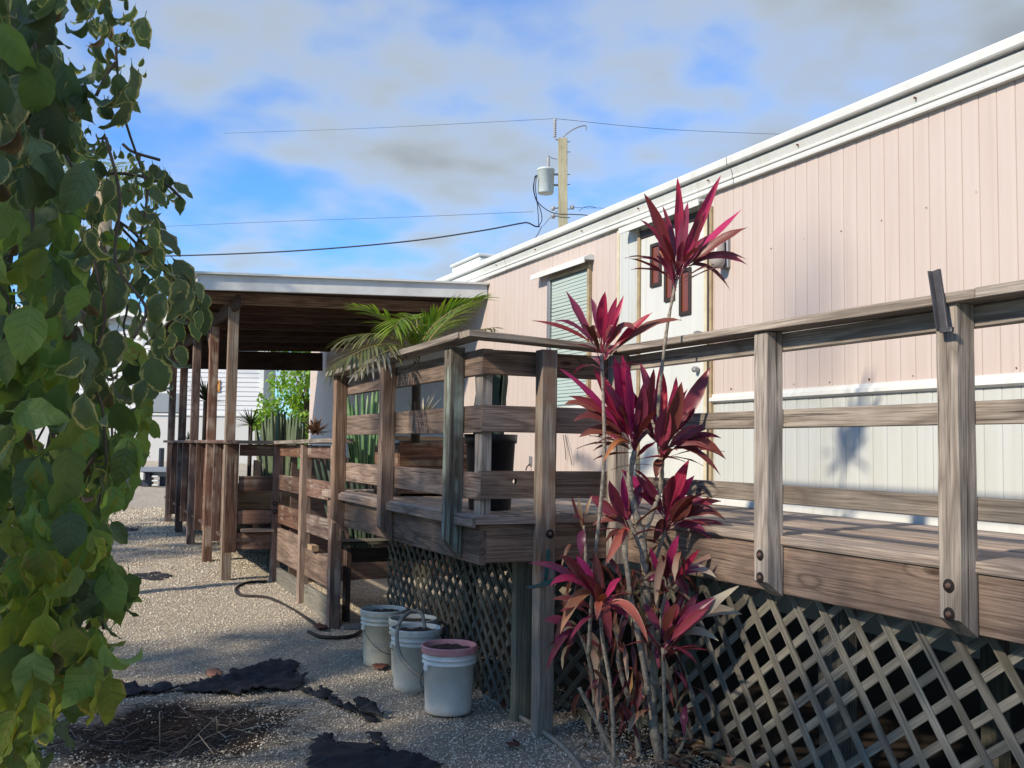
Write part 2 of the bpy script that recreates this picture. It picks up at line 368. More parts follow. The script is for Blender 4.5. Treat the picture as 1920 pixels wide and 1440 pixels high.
# loose pebbles: real stones merged into one mesh
def pebbles():
    N = 90000; V = []; F = []
    base = np.array([(1, 0, 0), (-1, 0, 0), (0, 1, 0), (0, -1, 0), (0, 0, 1), (0, 0, -1)], float)
    tri = np.array([(0, 2, 4), (2, 1, 4), (1, 3, 4), (3, 0, 4), (2, 0, 5), (1, 2, 5), (3, 1, 5), (0, 3, 5)])
    y = 3.2 + 15*rng.random(N)**1.9; x = -0.2 + (2.9+.2)*rng.random(N)
    keep = ((x-hx)/.42)**2 + ((y-hy)/.45)**2 + rng.normal(0, .5, N) > 1.4
    x, y = x[keep], y[keep]; n = len(x)
    z = np.array([ground_z(a, b) for a, b in zip(x, y)])
    s = rng.uniform(.0032, .0068, n)*(1+.10*np.maximum(0, y-7)) * (1 + .35*(rng.random(n) > .93)); sc = np.stack([s*rng.uniform(.8, 1.4, n), s*rng.uniform(.8, 1.4, n), s*rng.uniform(.5, .9, n)], 1)
    a = rng.uniform(0, 2*PI, n); ca, sa = np.cos(a), np.sin(a)
    v = base[None]*sc[:, None, :] + rng.normal(0, .12, (n, 6, 3))*s[:, None, None]
    vx = v[..., 0]*ca[:, None] - v[..., 1]*sa[:, None] + x[:, None]; vy = v[..., 0]*sa[:, None] + v[..., 1]*ca[:, None] + y[:, None]
    vz = v[..., 2] + (z + s*.35)[:, None]
    V = np.stack([vx, vy, vz], -1).reshape(-1, 3); F = (tri[None] + (np.arange(n)*6)[:, None, None]).reshape(-1, 3)
    me = bpy.data.meshes.new('pebbles'); me.vertices.add(len(V)); me.vertices.foreach_set('co', V.ravel())
    me.loops.add(F.size); me.loops.foreach_set('vertex_index', F.ravel().astype(np.int32))
    me.polygons.add(len(F)); me.polygons.foreach_set('loop_start', np.arange(0, F.size, 3, dtype=np.int32)); me.polygons.foreach_set('loop_total', np.full(len(F), 3, dtype=np.int32))
    me.update(); me.validate()
    m, T, P = new_mat('pebble_stone'); ge = T.add('ShaderNodeNewGeometry')
    c = T.ramp(ge.outputs['Random Per Island'], [(0, (.26, .22, .165)), (.25, (.52, .45, .345)), (.75, (.66, .59, .465)), (1, (.80, .74, .61))])
    T.l.new(c, P.inputs['Base Color']); P.inputs['Roughness'].default_value = .85
    me.materials.append(m)
    mobj('gravel', me, None, kind='stuff', label='loose beige pea gravel spread over the path and yard', cat='gravel')
pebbles()
def mulch():
    V, F = [], []
    for i in range(1500):
        a = random.uniform(0, 2*PI); r = abs(random.gauss(0, .42))
        x = hx + math.cos(a)*r*1.15; y = hy + math.sin(a)*r*.9; z = ground_z(x, y)+.006
        L = random.choice([.02, .03, .05, .09, .14])*random.uniform(.6, 1.3); th = random.uniform(0, 2*PI); w_ = random.uniform(.0008, .0022)
        d = Vector((math.cos(th), math.sin(th), random.uniform(-.25, .35))); s_ = Vector((-d.y, d.x, 0))*w_; p = Vector((x, y, z)); k = len(V)
        u_ = Vector((0, 0, w_))
        V += [p-s_, p+s_, p+d*L+s_, p+d*L-s_, p+u_*1.6, p+d*L+u_*1.6]; F += [(k, k+1, k+2, k+3), (k, k+3, k+5, k+4), (k+1, k+4, k+5, k+2)]
    m, T, P = new_mat('dry_twig'); ge = T.add('ShaderNodeNewGeometry')
    T.l.new(T.ramp(ge.outputs['Random Per Island'], [(0, (.02, .012, .008)), (.75, (.085, .055, .035)), (1, (.35, .28, .19))]), P.inputs['Base Color'])
    mobj('twig_litter', mesh(V, F), m, kind='stuff', label='dry twigs and pine needles strewn over the bare soil hollow', cat='twigs')
mulch()

# torn black landscape fabric
def sheet(poly, label, lift=.012, wob=.02, seed=1, name='landscape_fabric', mat=None, cat='fabric', group=None):
    r = random.Random(seed); P_ = [on_ground(*p) for p in poly]
    pts = []
    for i, p in enumerate(P_):
        q = P_[(i+1) % len(P_)]; n = max(2, int((q-p).length/.025))
        for k in range(n):
            a = p.lerp(q, k/n); pts.append(Vector((a.x + r.uniform(-.018, .018), a.y + r.uniform(-.018, .018), 0)))
    bm = bmesh.new(); f = bm.faces.new([bm.verts.new(p) for p in pts]); 
    bmesh.ops.triangulate(bm, faces=[f]); 
    for _ in range(4):
        long_ = [e for e in bm.edges if e.calc_length() > .045]
        if not long_: break
        bmesh.ops.subdivide_edges(bm, edges=long_, cuts=1); bmesh.ops.triangulate(bm, faces=bm.faces[:])
    for v in bm.verts: v.co.z = ground_z(v.co.x, v.co.y) + lift + wob*1.5*abs(mnoise.noise(Vector((v.co.x*7, v.co.y*11, seed)))) + wob*.9*abs(mnoise.noise(Vector((v.co.x*26, v.co.y*20, seed+9)))) - .006 + r.uniform(0, .003)
    ext = bmesh.ops.extrude_face_region(bm, geom=bm.faces[:]); 
    for v in [g for g in ext['geom'] if isinstance(g, bmesh.types.BMVert)]: v.co.z -= .003
    me = bpy.data.meshes.new('sheet'); bm.to_mesh(me); bm.free(); me.shade_smooth()
    return mobj(name, me, mat or M['fabric'], label=label, cat=cat, group=group)
sheet([(108, 1292), (210, 1288), (330, 1296), (450, 1262), (520, 1240), (562, 1248), (548, 1268), (575, 1275), (560, 1292), (500, 1298), (440, 1310), (330, 1300), (220, 1318), (120, 1322)], 'long torn sheet of black ground fabric behind the soil hollow', .015, .035, 3)
sheet([(575, 1440), (592, 1392), (612, 1384), (640, 1402), (700, 1398), (722, 1412), (790, 1420), (830, 1440), (760, 1475), (600, 1480)], 'flat dark blue-black piece of ground fabric at the bottom edge of the photo', .012, .02, 5)
sheet([(562, 1288), (598, 1300), (604, 1290), (640, 1322), (690, 1345), (722, 1355), (690, 1356), (650, 1340), (600, 1310), (565, 1300)], 'thin crumpled strip of black fabric in front of the buckets', .012, .03, 8)
sheet([(665, 1322), (680, 1316), (700, 1335), (718, 1352), (690, 1350), (668, 1340)], 'small twisted scrap of black fabric beside the thin strip', .03, .03, 9)
sheet([(690, 1380), (712, 1384), (728, 1410), (720, 1425), (708, 1400), (688, 1388)], 'hooked black fabric sliver between the strip and the large bottom sheet', .01, .03, 10)
sheet([(250, 1078), (300, 1074), (326, 1082), (300, 1090), (258, 1086)], 'grey fabric scrap lying on the sunlit gravel path', .006, .015, 12)
sheet([(236, 990), (262, 988), (258, 996), (238, 998)], 'small black scrap on the far shaded gravel', .006, .015, 13)
sheet([(90, 1300), (112, 1296), (118, 1310), (96, 1320)], 'bright yellow fallen leaf beside the left end of the fabric', .02, .01, 14, 'fallen_leaf', plain('yellow_leaf', (.55, .38, .03), .6), 'leaf')
sheet([(384, 1258), (400, 1254), (416, 1260), (410, 1268), (388, 1267)], 'orange brown dead leaf alone on the grey gravel', .012, .012, 15, 'fallen_leaf', plain('brown_leaf', (.28, .13, .08), .7), 'leaf')
for i, (x, y, lb) in enumerate([(690, 1240, 'curled dark red dead leaf leaning on the rearmost bucket'), (712, 1255, 'dark red dead leaf at the foot of the middle buckets'), (600, 1180, 'dry brown leaf beside the post with black hose'), (945, 1330, 'brown stone-like leaf by the right side of the pink rimmed bucket'), (1200, 1400, 'red brown leaf under the pink leaved plant'), (965, 1400, 'small brown leaf on gravel left of the hose')]):
    sheet([(x-11, y), (x-2, y-6), (x+9, y-4), (x+13, y+4), (x+2, y+6), (x-7, y+5)], lb, .02, .02, 20+i, 'fallen_leaf', M.setdefault('dleaf', plain('dark_red_leaf', (.11, .035, .022), .7)), 'leaf')
for i, (p, q) in enumerate([((478, 1352), (300, 1395)), ((296, 1338), (301, 1392)), ((432, 1330), (330, 1420)), ((405, 1345), (408, 1372)), ((60, 1420), (150, 1400))]):
    a, b = on_ground(*p), on_ground(*q); 
    if i in (1, 3): a = b + Vector((0, 0, .13 if i == 1 else .06)) + Vector((-.01, 0, 0))
    b = Vector((b.x, b.y, ground_z(b.x, b.y)+.01)); a = a + Vector((0, 0, .02))
    tube('straw', [a, a.lerp(b, .5)+Vector((0, 0, .012)), b], .0022, M['palmw'], seg=5, label=['long pale straw lying across the soil hollow', 'upright pale straw standing in the soil hollow', 'thin straw slanting over the dark soil', 'short straw standing right of the hollow', 'pale straw on the mulch at the lower left corner'][i], cat='straw')

# ------------------------------------------------------------------ mobile home
WX = 4.05
home = thing('mobile_home', 'long pink mobile home with white lower siding and white roof trim behind the deck', 'mobile home', (WX, 6, 0))
def corr(y0, y1, z0, z1, mat, nm, x=WX, **k):
    pitch = .102; prof = []; n0 = math.ceil(y0/pitch)
    prof.append((y0, 0))
    n = int((y1-y0)/pitch)
    for i in range(n0, n0+n+2):
        yc = i*pitch
        for dy, dx in ((-.046, .0012), (-.0032, .0015), (0, .0085), (.0032, .0015), (.025, 0), (.045, .0006)):
            yy = yc+dy
            if y0 < yy < y1: prof.append((yy, dx))
    prof.append((y1, 0)); prof.sort()
    vs = []
    for zz_ in (z0, z1):
        for yy, dx in prof: vs.append((x+dx, yy, zz_))
    q = len(prof); fs = [(i, i+1, q+i+1, q+i) for i in range(q-1)]
    return mobj(nm, mesh(vs, fs), mat, home, **k)
ZT = 3.262
yb = [-2.0, -.8, .43, 1.65, 2.88, 4.10, 5.52]
for a, b in zip(yb[:-1], yb[1:]):
    corr(a, b, 1.845, ZT+.03, M['pink'], 'siding_panel', x=WX+random.uniform(-.0004, .0004))
    corr(a, b, 1.09, 1.82, M['white'], 'lower_siding_panel', x=WX+random.uniform(-.001, .001)+.004)
for a, b in zip([6.80, 8.02, 9.25, 10.47, 11.7, 12.9, 14.1, 15.4], [8.018, 9.248, 10.468, 11.698, 12.898, 14.098, 15.398, 17.3]):
    corr(a, b, 1.05, ZT+.03, M['pink'], 'siding_panel')
corr(6.475, 6.765, 1.09, ZT+.03, M['white'], 'siding_panel', label='narrow white strip of siding left of the door')
box('corner_trim', WX-.008, 6.765, 1.1, WX+.012, 6.80, ZT, M['cream'], home)
# belt trim between pink and white
mobj('belt_trim', extrude_y([(WX+.01, 1.862), (WX-.008, 1.86), (WX-.010, 1.842), (WX-.026, 1.834), (WX-.028, 1.812), (WX-.008, 1.802), (WX+.01, 1.80)], -2, 5.53), M['trim'], home)
mobj('base_trim', extrude_y([(WX+.01, 1.16), (WX-.012, 1.158), (WX-.014, 1.118), (WX+.01, 1.112)], -2, 5.53), M['trim'], home)
# backing wall volume, ends, roof
box('wall_core', WX+.012, -2, .5, WX+.07, 17.28, ZT, M['white'], home, 0)
box('end_wall', WX, 17.3, .5, 8.2, 17.36, 3.42, M['pink'], home, 0)
box('end_wall', WX, -2.06, .5, 8.2, -2.0, 3.42, M['pink'], home, 0)
box('rear_wall', 8.14, -2, .5, 8.2, 17.3, 3.4, M['pink'], home, 0)
for a, b in ((-2.05, 1.6), (1.606, 5.25), (5.256, 8.9), (8.906, 12.5), (12.506, 17.35)):
    e = random.uniform(-.002, .002)
    mobj('roof_trim', extrude_y([(WX+.01, 3.25+e), (WX-.035, 3.25+e), (WX-.038, 3.262), (WX-.036, 3.283), (WX-.045, 3.286), (WX-.047, 3.297), (WX-.04, 3.303), (WX-.056, 3.343), (WX-.058, 3.352), (WX-.03, 3.356), (WX-.028, 3.362), (WX-.085, 3.366), (WX-.092, 3.374), (WX-.095, 3.412), (WX-.088, 3.424), (WX-.06, 3.428), (WX+.01, 3.43)], a, b), M['trim'], home)
for yy in [1.9+.9*i for i in range(9)]: box('trim_screw', WX-.066, yy, 3.325, WX-.05, yy+.008, 3.333, M['rust'], home, 0)
mobj('roof', mesh([(WX, -2.05, 3.425), (6.1, -2.05, 3.56), (8.2, -2.05, 3.42), (WX, 17.35, 3.425), (6.1, 17.35, 3.56), (8.2, 17.35, 3.42)], [(0, 1, 4, 3), (1, 2, 5, 4)]), M['trim'], home)
# rusty screws in a row across the siding
sc = lathe_mesh([(0, .004), (.006, .0035), (.0075, 0)], 8); sc.materials.append(M['rust'])
for i in range(22):
    yy = -.9 + i*.306
    if yy < 5.3: mobj('screw', sc, None, home, Matrix.Translation((WX-.003, yy, 2.755+random.uniform(-.01, .01))) @ Matrix.Rotation(-PI/2, 4, 'Y') @ Matrix.Scale(random.choice([.35, .5, .6, .9]), 4))
    if yy < 5.4: mobj('screw', sc, None, home, Matrix.Translation((WX-.003, yy+.1, 1.885+random.uniform(-.004, .004))) @ Matrix.Rotation(-PI/2, 4, 'Y') @ Matrix.Scale(random.choice([.5, .6, .9]), 4))
# window with blind and hood
y0, y1, z0, z1 = 7.235, 7.975, 1.845, 3.03
win = box('window', WX-.03, y0-.02, z0-.03, WX-.001, y1+.02, z0, M['trim'], home, .002)
box('backing', WX-.003, y0, z0+.001, WX-.0012, y1, z1, plain('dim_room', (.17, .20, .19), .8), win, 0)
for (a, b, c, d, nm) in ((y0-.02, y0+.012, z0, z1, 'frame'), (y1-.03, y1+.02, z0, z1, 'frame'), (y0+.012, y1-.03, z1-.03, z1, 'frame')):
    box(nm, WX-.032, a, c, WX-.001, b, d, M['tanmetal'] if a < 7.3 else M['galv'], win, .002)
vs, fs = [], []
for i in range(36):
    z = z0+.02 + i*(z1-z0-.06)/36; k = len(vs); sg = .006*math.sin(i*.7)
    vs += [(WX-.006, y0+.03, z), (WX-.006, y1-.035, z+sg), (WX-.012, y1-.035, z+.0235+sg), (WX-.012, y0+.03, z+.0235)]
    fs += [(k, k+1, k+2, k+3)]
mobj('blind', mesh(vs, fs), M['blind'], win, kind='stuff')
mobj('pane', mesh([(WX-.018, y0, z0), (WX-.018, y1, z0), (WX-.018, y1, z1), (WX-.018, y0, z1)], [(0, 1, 2, 3)]), M['glass'], win)
def hood(y0, y1, z, dep, hgt, nm, mat):
    mobj(nm, extrude_y([(WX, z+hgt), (WX-dep*.4, z+hgt), (WX-dep, z+.045), (WX-dep, z), (WX-dep+.01, z), (WX-dep+.01, z+.03), (WX, z+.03)], y0, y1, True), mat, home)
hood(7.18, 8.21, 3.035, .10, .075, 'window_hood', M['trim'])
hood(5.56, 6.62, 3.165, .10, .05, 'door_hood', M['trim'])
# door
box('door_frame', WX-.02, 6.44, 1.12, WX+.03, 6.475, 3.16, M['tanmetal'], home)
box('door_frame', WX-.02, 5.52, 1.12, WX+.03, 5.545, 3.16, M['tanmetal'], home)
box('door_frame', WX-.012, 5.545, 1.12, WX+.03, 5.575, 3.16, M['darkmetal'], home)
box('door_frame', WX-.018, 5.575, 1.12, WX+.03, 5.61, 3.16, M['cream'], home)
box('door_frame', WX-.015, 5.61, 3.1, WX+.03, 6.44, 3.16, M['darkmetal'], home)
door = box('door', WX-.006, 5.612, 1.14, WX+.03, 6.438, 3.098, siding('white_door_paint', (.58, .61, .58), (.42, .44, .4), .35), home)
box('backing', WX+.0305, 5.5, 1.1, WX+.035, 6.5, 3.2, M['darkmetal'], home, 0)
for (a, b, c, d) in ((6.145, 6.29, 2.70, 3.03), (5.968, 6.10, 2.565, 2.90), (5.765, 5.905, 2.44, 2.775)):
    f = .026
    fr = box('window_frame', WX-.022, a, c, WX-.007, b, c+f, M['darkmetal'], door, .002)
    for q in ((a, c+f, a+f, d), (b-f, c+f, b, d), (a+f, d-f, b-f, d)): box('window_frame', WX-.022, q[0], q[1], WX-.007, q[2], q[3], M['darkmetal'], door, .002)
    box('pane', WX-.011, a+f, c+f, WX-.0065, b-f, d-f, M['amber'], door, 0)
box('door_knob', WX-.06, 5.66, 2.02, WX-.006, 5.70, 2.06, M['galv'], door, .012)
# wall lamp right of the door
lamp = box('wall_lamp', WX-.03, 5.33, 2.70, WX+.002, 5.41, 2.92, M['galv'], home, .006)
mobj('shade', lathe_mesh([(.025, .1), (.045, .08), (.05, -.06), (.035, -.1), (.0, -.1)], 12), plain('frosted_lamp_glass', (.34, .31, .29), .3), lamp, Matrix.Translation((WX-.075, 5.37, 2.80)))
# small things on the wall
h = thing('wall_hook', 'small metal hook with dark tip on the pink wall near the black pot', 'hook', (WX-.02, 8.36, 1.3))
box('hook_plate', WX-.012, 8.32, 1.31, WX-.002, 8.37, 1.40, M['galv'], h); tube('hook_arm', [(WX-.01, 8.345, 1.33), (WX-.05, 8.33, 1.30), (WX-.07, 8.31, 1.27)], .006, M['darkmetal'], h)
tube('hanging_cable', spline([on_x(1056, 815, WX-.02), on_x(1060, 845, WX-.03), on_x(1061, 862, WX-.02)]), .003, M['wire'], label='short dark cable hanging down the pink wall right of the hook', cat='cable')
tube('hanging_cable', spline([on_x(1060, 815, WX-.02), on_x(1068, 850, WX-.03), on_x(1072, 872, WX-.02)]), .003, M['wire'], label='longer dark cable slanting beside the short one on the pink wall', cat='cable')
ru = thing('rooftop_unit', 'white sheet metal box standing on the home roof behind the porch roof', 'roof unit', (4.6, 10.7, 3.45))
p = on_x(845, 525, 4.3)
box('housing', 4.3, 10.3, 3.45, 4.9, 11.15, 3.655, M['trim'], ru, .02); box('lid', 4.28, 10.28, 3.658, 4.92, 11.17, 3.69, M['trim'], ru, .01)

# ------------------------------------------------------------------ raised deck
DT = 1.12
deck = thing('raised_deck', 'weathered timber walkway deck with post and rail guard along the pink home', 'deck', (2.9, 4.6, 0))
x = 2.832
for i in range(8):
    xa = x + i*.1455; cuts = sorted([-1.0, random.uniform(1.2, 2.2), random.uniform(3.9, 5.2), 7.9])
    for a, b in zip(cuts[:-1], cuts[1:]):
        board('deck_board', (xa+.07, a+.003, DT-.019+random.uniform(-.002, .002)), (xa+.07, b-.003, DT-.019), .138, .038, M['deckw'], deck, up=(1, 0, 0), n=4, jit=.002)
for i in range(6):
    xa = 1.972 + i*.143
    board('deck_board', (xa+.07, 4.72, DT-.017+random.uniform(-.002, .002)), (xa+.07, 7.88, DT-.017), .138, .038, M['deckw'], deck, up=(1, 0, 0), n=4, jit=.002)
# fascia
for a, b in ((-1.0, 1.3), (1.302, 4.74)):
    board('fascia_board', (2.868, a, .976), (2.868, b, .976), .212, .038, M['brown'], deck, n=6)
board('fascia_board', (2.012, 4.759, .982), (2.849, 4.759, .982), .205, .038, M['brown'], deck, n=4)
board('fascia_board', (2.029, 4.74, .975), (2.029, 7.9, .965), .21, .038, M['brown'], deck, n=6)
board('edge_board', (1.975, 4.722, 1.098), (2.86, 4.722, 1.098), .04, .03, M['brown'], deck)
board('edge_board', (1.968, 4.72, 1.088), (1.968, 7.88, 1.088), .05, .02, M['brown'], deck)
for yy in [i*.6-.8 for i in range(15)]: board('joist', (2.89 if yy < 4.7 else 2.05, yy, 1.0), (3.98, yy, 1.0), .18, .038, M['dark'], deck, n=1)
for (xx, yy) in ((2.93, -.5), (2.93, 1.4), (3.9, .6), (3.9, 3.2), (3.9, 5.6), (3.1, 7.5)): board('support_post', (xx, yy, gz(xx, yy)-.02), (xx, yy, .9), .089, .089, M['pilw'], deck, up=(1, 0, 0))
board('support_post', (3.06, 3.29, -.02), (3.06, 3.29, .88), .14, .089, M['latt'], deck, up=(0, 1, 0))
board('support_post', (2.405, 4.985, -.01), (2.405, 4.985, .90), .16, .06, M['pilw'], deck, up=(1, 0, 0), label='grey green mossy support plank at the lattice corner')
# posts: outward face, 45 degree cut foot
def rpost(x_in, y0_, z_out, z_in, top, mat, w_=.089, side=-1, label=None):
    vs, fs = [], []; xo = x_in - w_; n = 6; c = .005
    prof = [(xo, y0_+c), (xo+c, y0_), (x_in-c, y0_), (x_in, y0_+c), (x_in, y0_+w_-c), (x_in-c, y0_+w_), (xo+c, y0_+w_), (xo, y0_+w_-c)]
    for i in range(n+1):
        for (px_, py_) in prof:
            zb = z_out + (z_in-z_out)*(px_-xo)/w_
            z = zb + (top-zb)*i/n; vs.append(Vector((px_+random.uniform(-.0018, .0018), py_+random.uniform(-.0018, .0018), z)))
    for i in range(n):
        for k in range(8): a = i*8+k; b = i*8+(k+1) % 8; fs.append((a, b, b+8, a+8))
    fs.append(tuple(reversed(range(8)))); fs.append(tuple(n*8+k for k in range(8)))
    # local frame with the grain along local X
    C0 = Vector((xo+w_/2, y0_+w_/2, (z_in+top)/2)); W = frame(C0-Vector((0, 0, .5)), C0+Vector((0, 0, .5)), (0, 1, 0)); iv = W.inverted()
    o = mobj('railing_post', mesh([iv @ v for v in vs], fs), mat, deck, W, label=label); return o
def bolt(parent, p, axis):
    R4 = Matrix.Rotation(-PI/2, 4, 'Y') if axis == 'x' else Matrix.Rotation(PI/2, 4, 'X')
    o = mobj('bolt', lathe_mesh([(.0, .0025), (.0225, .0022), (.024, 0)], 14), M['hole'], parent, Matrix.Translation(p) @ R4)
    mobj('bolt', lathe_mesh([(0, .011), (.0075, .0105), (.0115, .006), (.012, .002)], 6), M['bolt'], parent, Matrix.Translation(p) @ R4)
for i, yy in enumerate((.42, 1.41, 2.395, 3.381)):
    po = rpost(2.849, yy, .925, .86, 1.993, M['gray'])
    for zz_ in (1.035, .94): bolt(po, Vector((2.759, yy+.045, zz_)), 'x')
po = rpost(2.01, 4.98, .975, .875, 2.02, M['green'], label='post with flaking pale green paint near the deck corner')
rpost(2.01, 6.18, .955, .86, 2.015, M['brown']); rpost(2.01, 7.37, .93, .83, 2.0, M['brown'])
mp = board('railing_post', (2.3615, 4.694, -.03), (2.3615, 4.694, 2.0), .089, .089, M['two'], deck, up=(1, 0, 0), n=8, jit=.002, label='tall pale peeling post reaching down to the gravel'); bolt(mp, Vector((2.372, 4.648, 1.03)), 'y')
board('railing_post', (2.805, 4.69, .86), (2.805, 4.69, 1.995), .089, .089, M['gray'], deck, up=(1, 0, 0))
board('railing_post', (2.06, 4.83, DT), (2.06, 4.83, 2.0), .06, .089, M['gray'], deck, up=(1, 0, 0))
# rail boards
def rails(pts_y, X, zs, mat, nseg=3):
    for (zb, zt_) in zs:
        for a, b in zip(pts_y[:-1], pts_y[1:]):
            board('rail_board', (X, a+.002, (zb+zt_)/2), (X, b-.002, (zb+zt_)/2), zt_-zb, .038, mat, deck, n=nseg)
rails([-1, 1.45, 4.70], 2.869, [(1.915, 1.993), (1.581, 1.662), (1.254, 1.334)], M['gray'])
rails([4.742, 7.6], 2.03, [(1.86, 1.995), (1.555, 1.70), (1.205, 1.345)], M['brown'])
for (zb, zt_) in ((1.862, 1.992), (1.56, 1.70)): board('rail_board', (2.012, 4.7605, (zb+zt_)/2), (2.847, 4.7605, (zb+zt_)/2), zt_-zb, .04, M['brown'], deck, n=4)
# lower front rail board with a knot hole
def holed():
    L, wd, th = .835, .145, .04; hc = on_y(966, 903, 4.74); hx_, hz_ = hc.x-(2.012+L/2), hc.z-1.2825; r_ = .0145
    bm = bmesh.new(); N = 20
    for side in (-1, 1):
        o = [bm.verts.new((-L/2, side*th/2, -wd/2)), bm.verts.new((L/2, side*th/2, -wd/2)), bm.verts.new((L/2, side*th/2, wd/2)), bm.verts.new((-L/2, side*th/2, wd/2))]
        ring_ = [bm.verts.new((hx_+r_*math.cos(2*PI*k/N+PI/4*5), side*th/2, hz_+r_*1.05*math.sin(2*PI*k/N+PI/4*5))) for k in range(N)]
        q = N//4
        for s_ in range(4):
            seg = [ring_[(s_*q+j) % N] for j in range(q+1)]
            bm.faces.new([o[s_], o[(s_+1) % 4]] + seg[::-1])
        if side == -1: O0, R0 = o, ring_
        else: O1, R1_ = o, ring_
    for k in range(4): bm.faces.new((O0[k], O0[(k+1) % 4], O1[(k+1) % 4], O1[k]))
    for k in range(N): bm.faces.new((R0[k], R0[(k+1) % N], R1_[(k+1) % N], R1_[k]))
    bmesh.ops.recalc_face_normals(bm, faces=bm.faces[:]); me = bpy.data.meshes.new('holed'); bm.to_mesh(me); bm.free()
    mobj('rail_board', me, M['brown'], deck, Matrix.Translation((2.012+L/2, 4.76, 1.2825)), label='rail board with a round knot hole and traces of red paint')
holed()
# caps
board('rail_cap', (2.81, -1, 2.013), (2.81, 2.3, 2.013), .14, .036, M['gray'], deck, up=(1, 0, 0), n=5, jit=.002)
board('rail_cap', (2.81, 2.303, 2.012), (2.81, 4.735, 2.02), .14, .036, M['gray'], deck, up=(1, 0, 0), n=5, jit=.002)
board('rail_cap', (1.875, 4.668, 2.055), (2.885, 4.668, 2.018), .14, .034, M['gray'], deck, up=(0, 1, 0), n=5, jit=.002)
board('rail_cap', (1.94, 4.74, 2.058), (1.94, 7.5, 2.02), .14, .034, M['gray'], deck, up=(1, 0, 0), n=5, jit=.002)
# clip-on bar, pebble on the cap
a = on_x(1772, 622, 2.73); b = on_x(1755, 507, 2.73)
br = thing('metal_bar', 'short dark grey metal bar leaning upright against the rail post top', 'metal bar', a)
board('bar', a, b, .034, .012, M['bar'], br, up=(0, 1, 0), n=1)
board('flange', a+Vector((-.012, .014, .002)), b+Vector((-.012, .014, -.002)), .006, .02, M['bar'], br, up=(0, 1, 0), n=1)
board('foot_clip', a+Vector((-.006, -.012, -.003)), a+Vector((-.006, -.012, .012)), .05, .02, M['bar'], br, up=(0, 1, 0), n=1)
me = bmesh.new(); bmesh.ops.create_icosphere(me, subdivisions=2, radius=.022)
for v in me.verts: v.co *= random.uniform(.8, 1.1); v.co.z *= .6
m_ = bpy.data.meshes.new('st'); me.to_mesh(m_); me.free(); m_.shade_smooth()
mobj('stone', m_, plain('grey_stone', (.16, .16, .17), .8), None, Matrix.Translation(Vector((2.80, on_x(1309, 630, 2.80).y, 2.044))), label='small grey stone resting on top of the rail cap', cat='stone')
# teal bracket on the tall post
tb = thing('hanging_bracket', 'teal painted metal bracket with a sloping tray fixed to the tall post', 'bracket', (2.37, 4.64, .95))
a = on_y(1029, 1030, 4.643); b = on_y(1023, 1090, 4.643); board('strap', a, b, .021, .004, M['teal'], tb, up=(1, 0, 0), n=1)
a = on_y(1062, 1062, 4.60); b = on_y(1055, 1086, 4.58); board('strap', a, b, .018, .004, M['teal'], tb, up=(1, 0, 0), n=1)
c = [on_y(x_, y_, Y_) for x_, y_, Y_ in ((1060, 1086, 4.60), (1036, 1088, 4.57), (1010, 1097, 4.50), (990, 1101, 4.44))]
vs = []
for q in c: vs += [q+Vector((0, .03, 0)), q-Vector((0, .045, .0)), q+Vector((0, .03, -.003)), q-Vector((0, .045, .003))]
fs = []
for i in range(3): k = i*4; fs += [(k, k+4, k+5, k+1), (k+2, k+3, k+7, k+6), (k+1, k+5, k+7, k+3), (k, k+2, k+6, k+4)]
fs += [(0, 1, 3, 2), (12, 14, 15, 13)]
mobj('tray', mesh(vs, fs), M['teal'], tb)

# ------------------------------------------------------------------ lattice panels
def lattice(name, label, A, B, z0, z1, pitch, wd=.036, th=.010, out=(0, 0, 0), slopes=(1.35, .75), mat=None):
    """two crossed layers of thin slats between ground points A and B"""
    A = Vector(A); B = Vector(B); L = (B-A).length; u = (B-A).normalized(); nrm = Vector(out).normalized()
    th_ = thing(name, label, 'lattice', (A+B)/2); H_ = z1-z0
    for layer, sgn in ((0, 1), (1, -1)):
        s = -H_ if sgn > 0 else 0
        s += 0
        k_ = slopes[layer]; pt = pitch*(1.0 if layer else .95); s = (-H_/k_ if sgn > 0 else 0) + pt*.3
        while s < (L if sgn > 0 else L+H_/k_):
            # slat: u = s + sgn*(z-z0)
            zs_ = []
            for zz_ in (z0, z1):
                zs_.append((s + sgn*(zz_-z0)/k_, zz_))
            (ua, za), (ub, zb) = zs_
            def clip(u_):  # z where slat reaches u_
                return z0 + (u_-s)*sgn*k_
            if ua < 0: za = clip(0); ua = 0
            if ua > L: za = clip(L); ua = L
            if ub > L: zb = clip(L); ub = L
            if ub < 0: zb = clip(0); ub = 0
            if zb-za > .04 and z0-1e-6 <= za <= z1:
                j = nrm*(.0045 if layer == 0 else -.0045)
                pa = A + u*ua + Vector((0, 0, za)) + j; pb = A + u*ub + Vector((0, 0, zb)) + j
                jj = Vector((0, 0, random.uniform(-.004, .004)))
                board('slat', pa+jj, pb+jj, wd+random.uniform(-.003, .003), th, mat or M['latt'], th_, up=nrm.cross((pb-pa).normalized()), n=2, jit=.001, key=False)
            s += pt
    return th_
lattice('front_lattice', 'grey diagonal lattice skirt under the walkway deck at lower right', (2.955, -.6, 0), (2.955, 4.70, 0), 03e-2, .93, .178, out=(-1, 0, 0))
M['latt2'] = wood('shade_toned_lattice_timber', (.15, .14, .105), (.05, .048, .036), rings=6)  # darker copy of the lattice timber, with the shade under the deck in its colour
lattice('side_lattice', 'shaded green-grey lattice skirt under the deck behind the buckets', (2.36, 5.07, 0), (2.36, 7.35, 0), .03, .90, .128, .032, out=(-1, 0, 0), slopes=(1, 1), mat=M['latt2'])
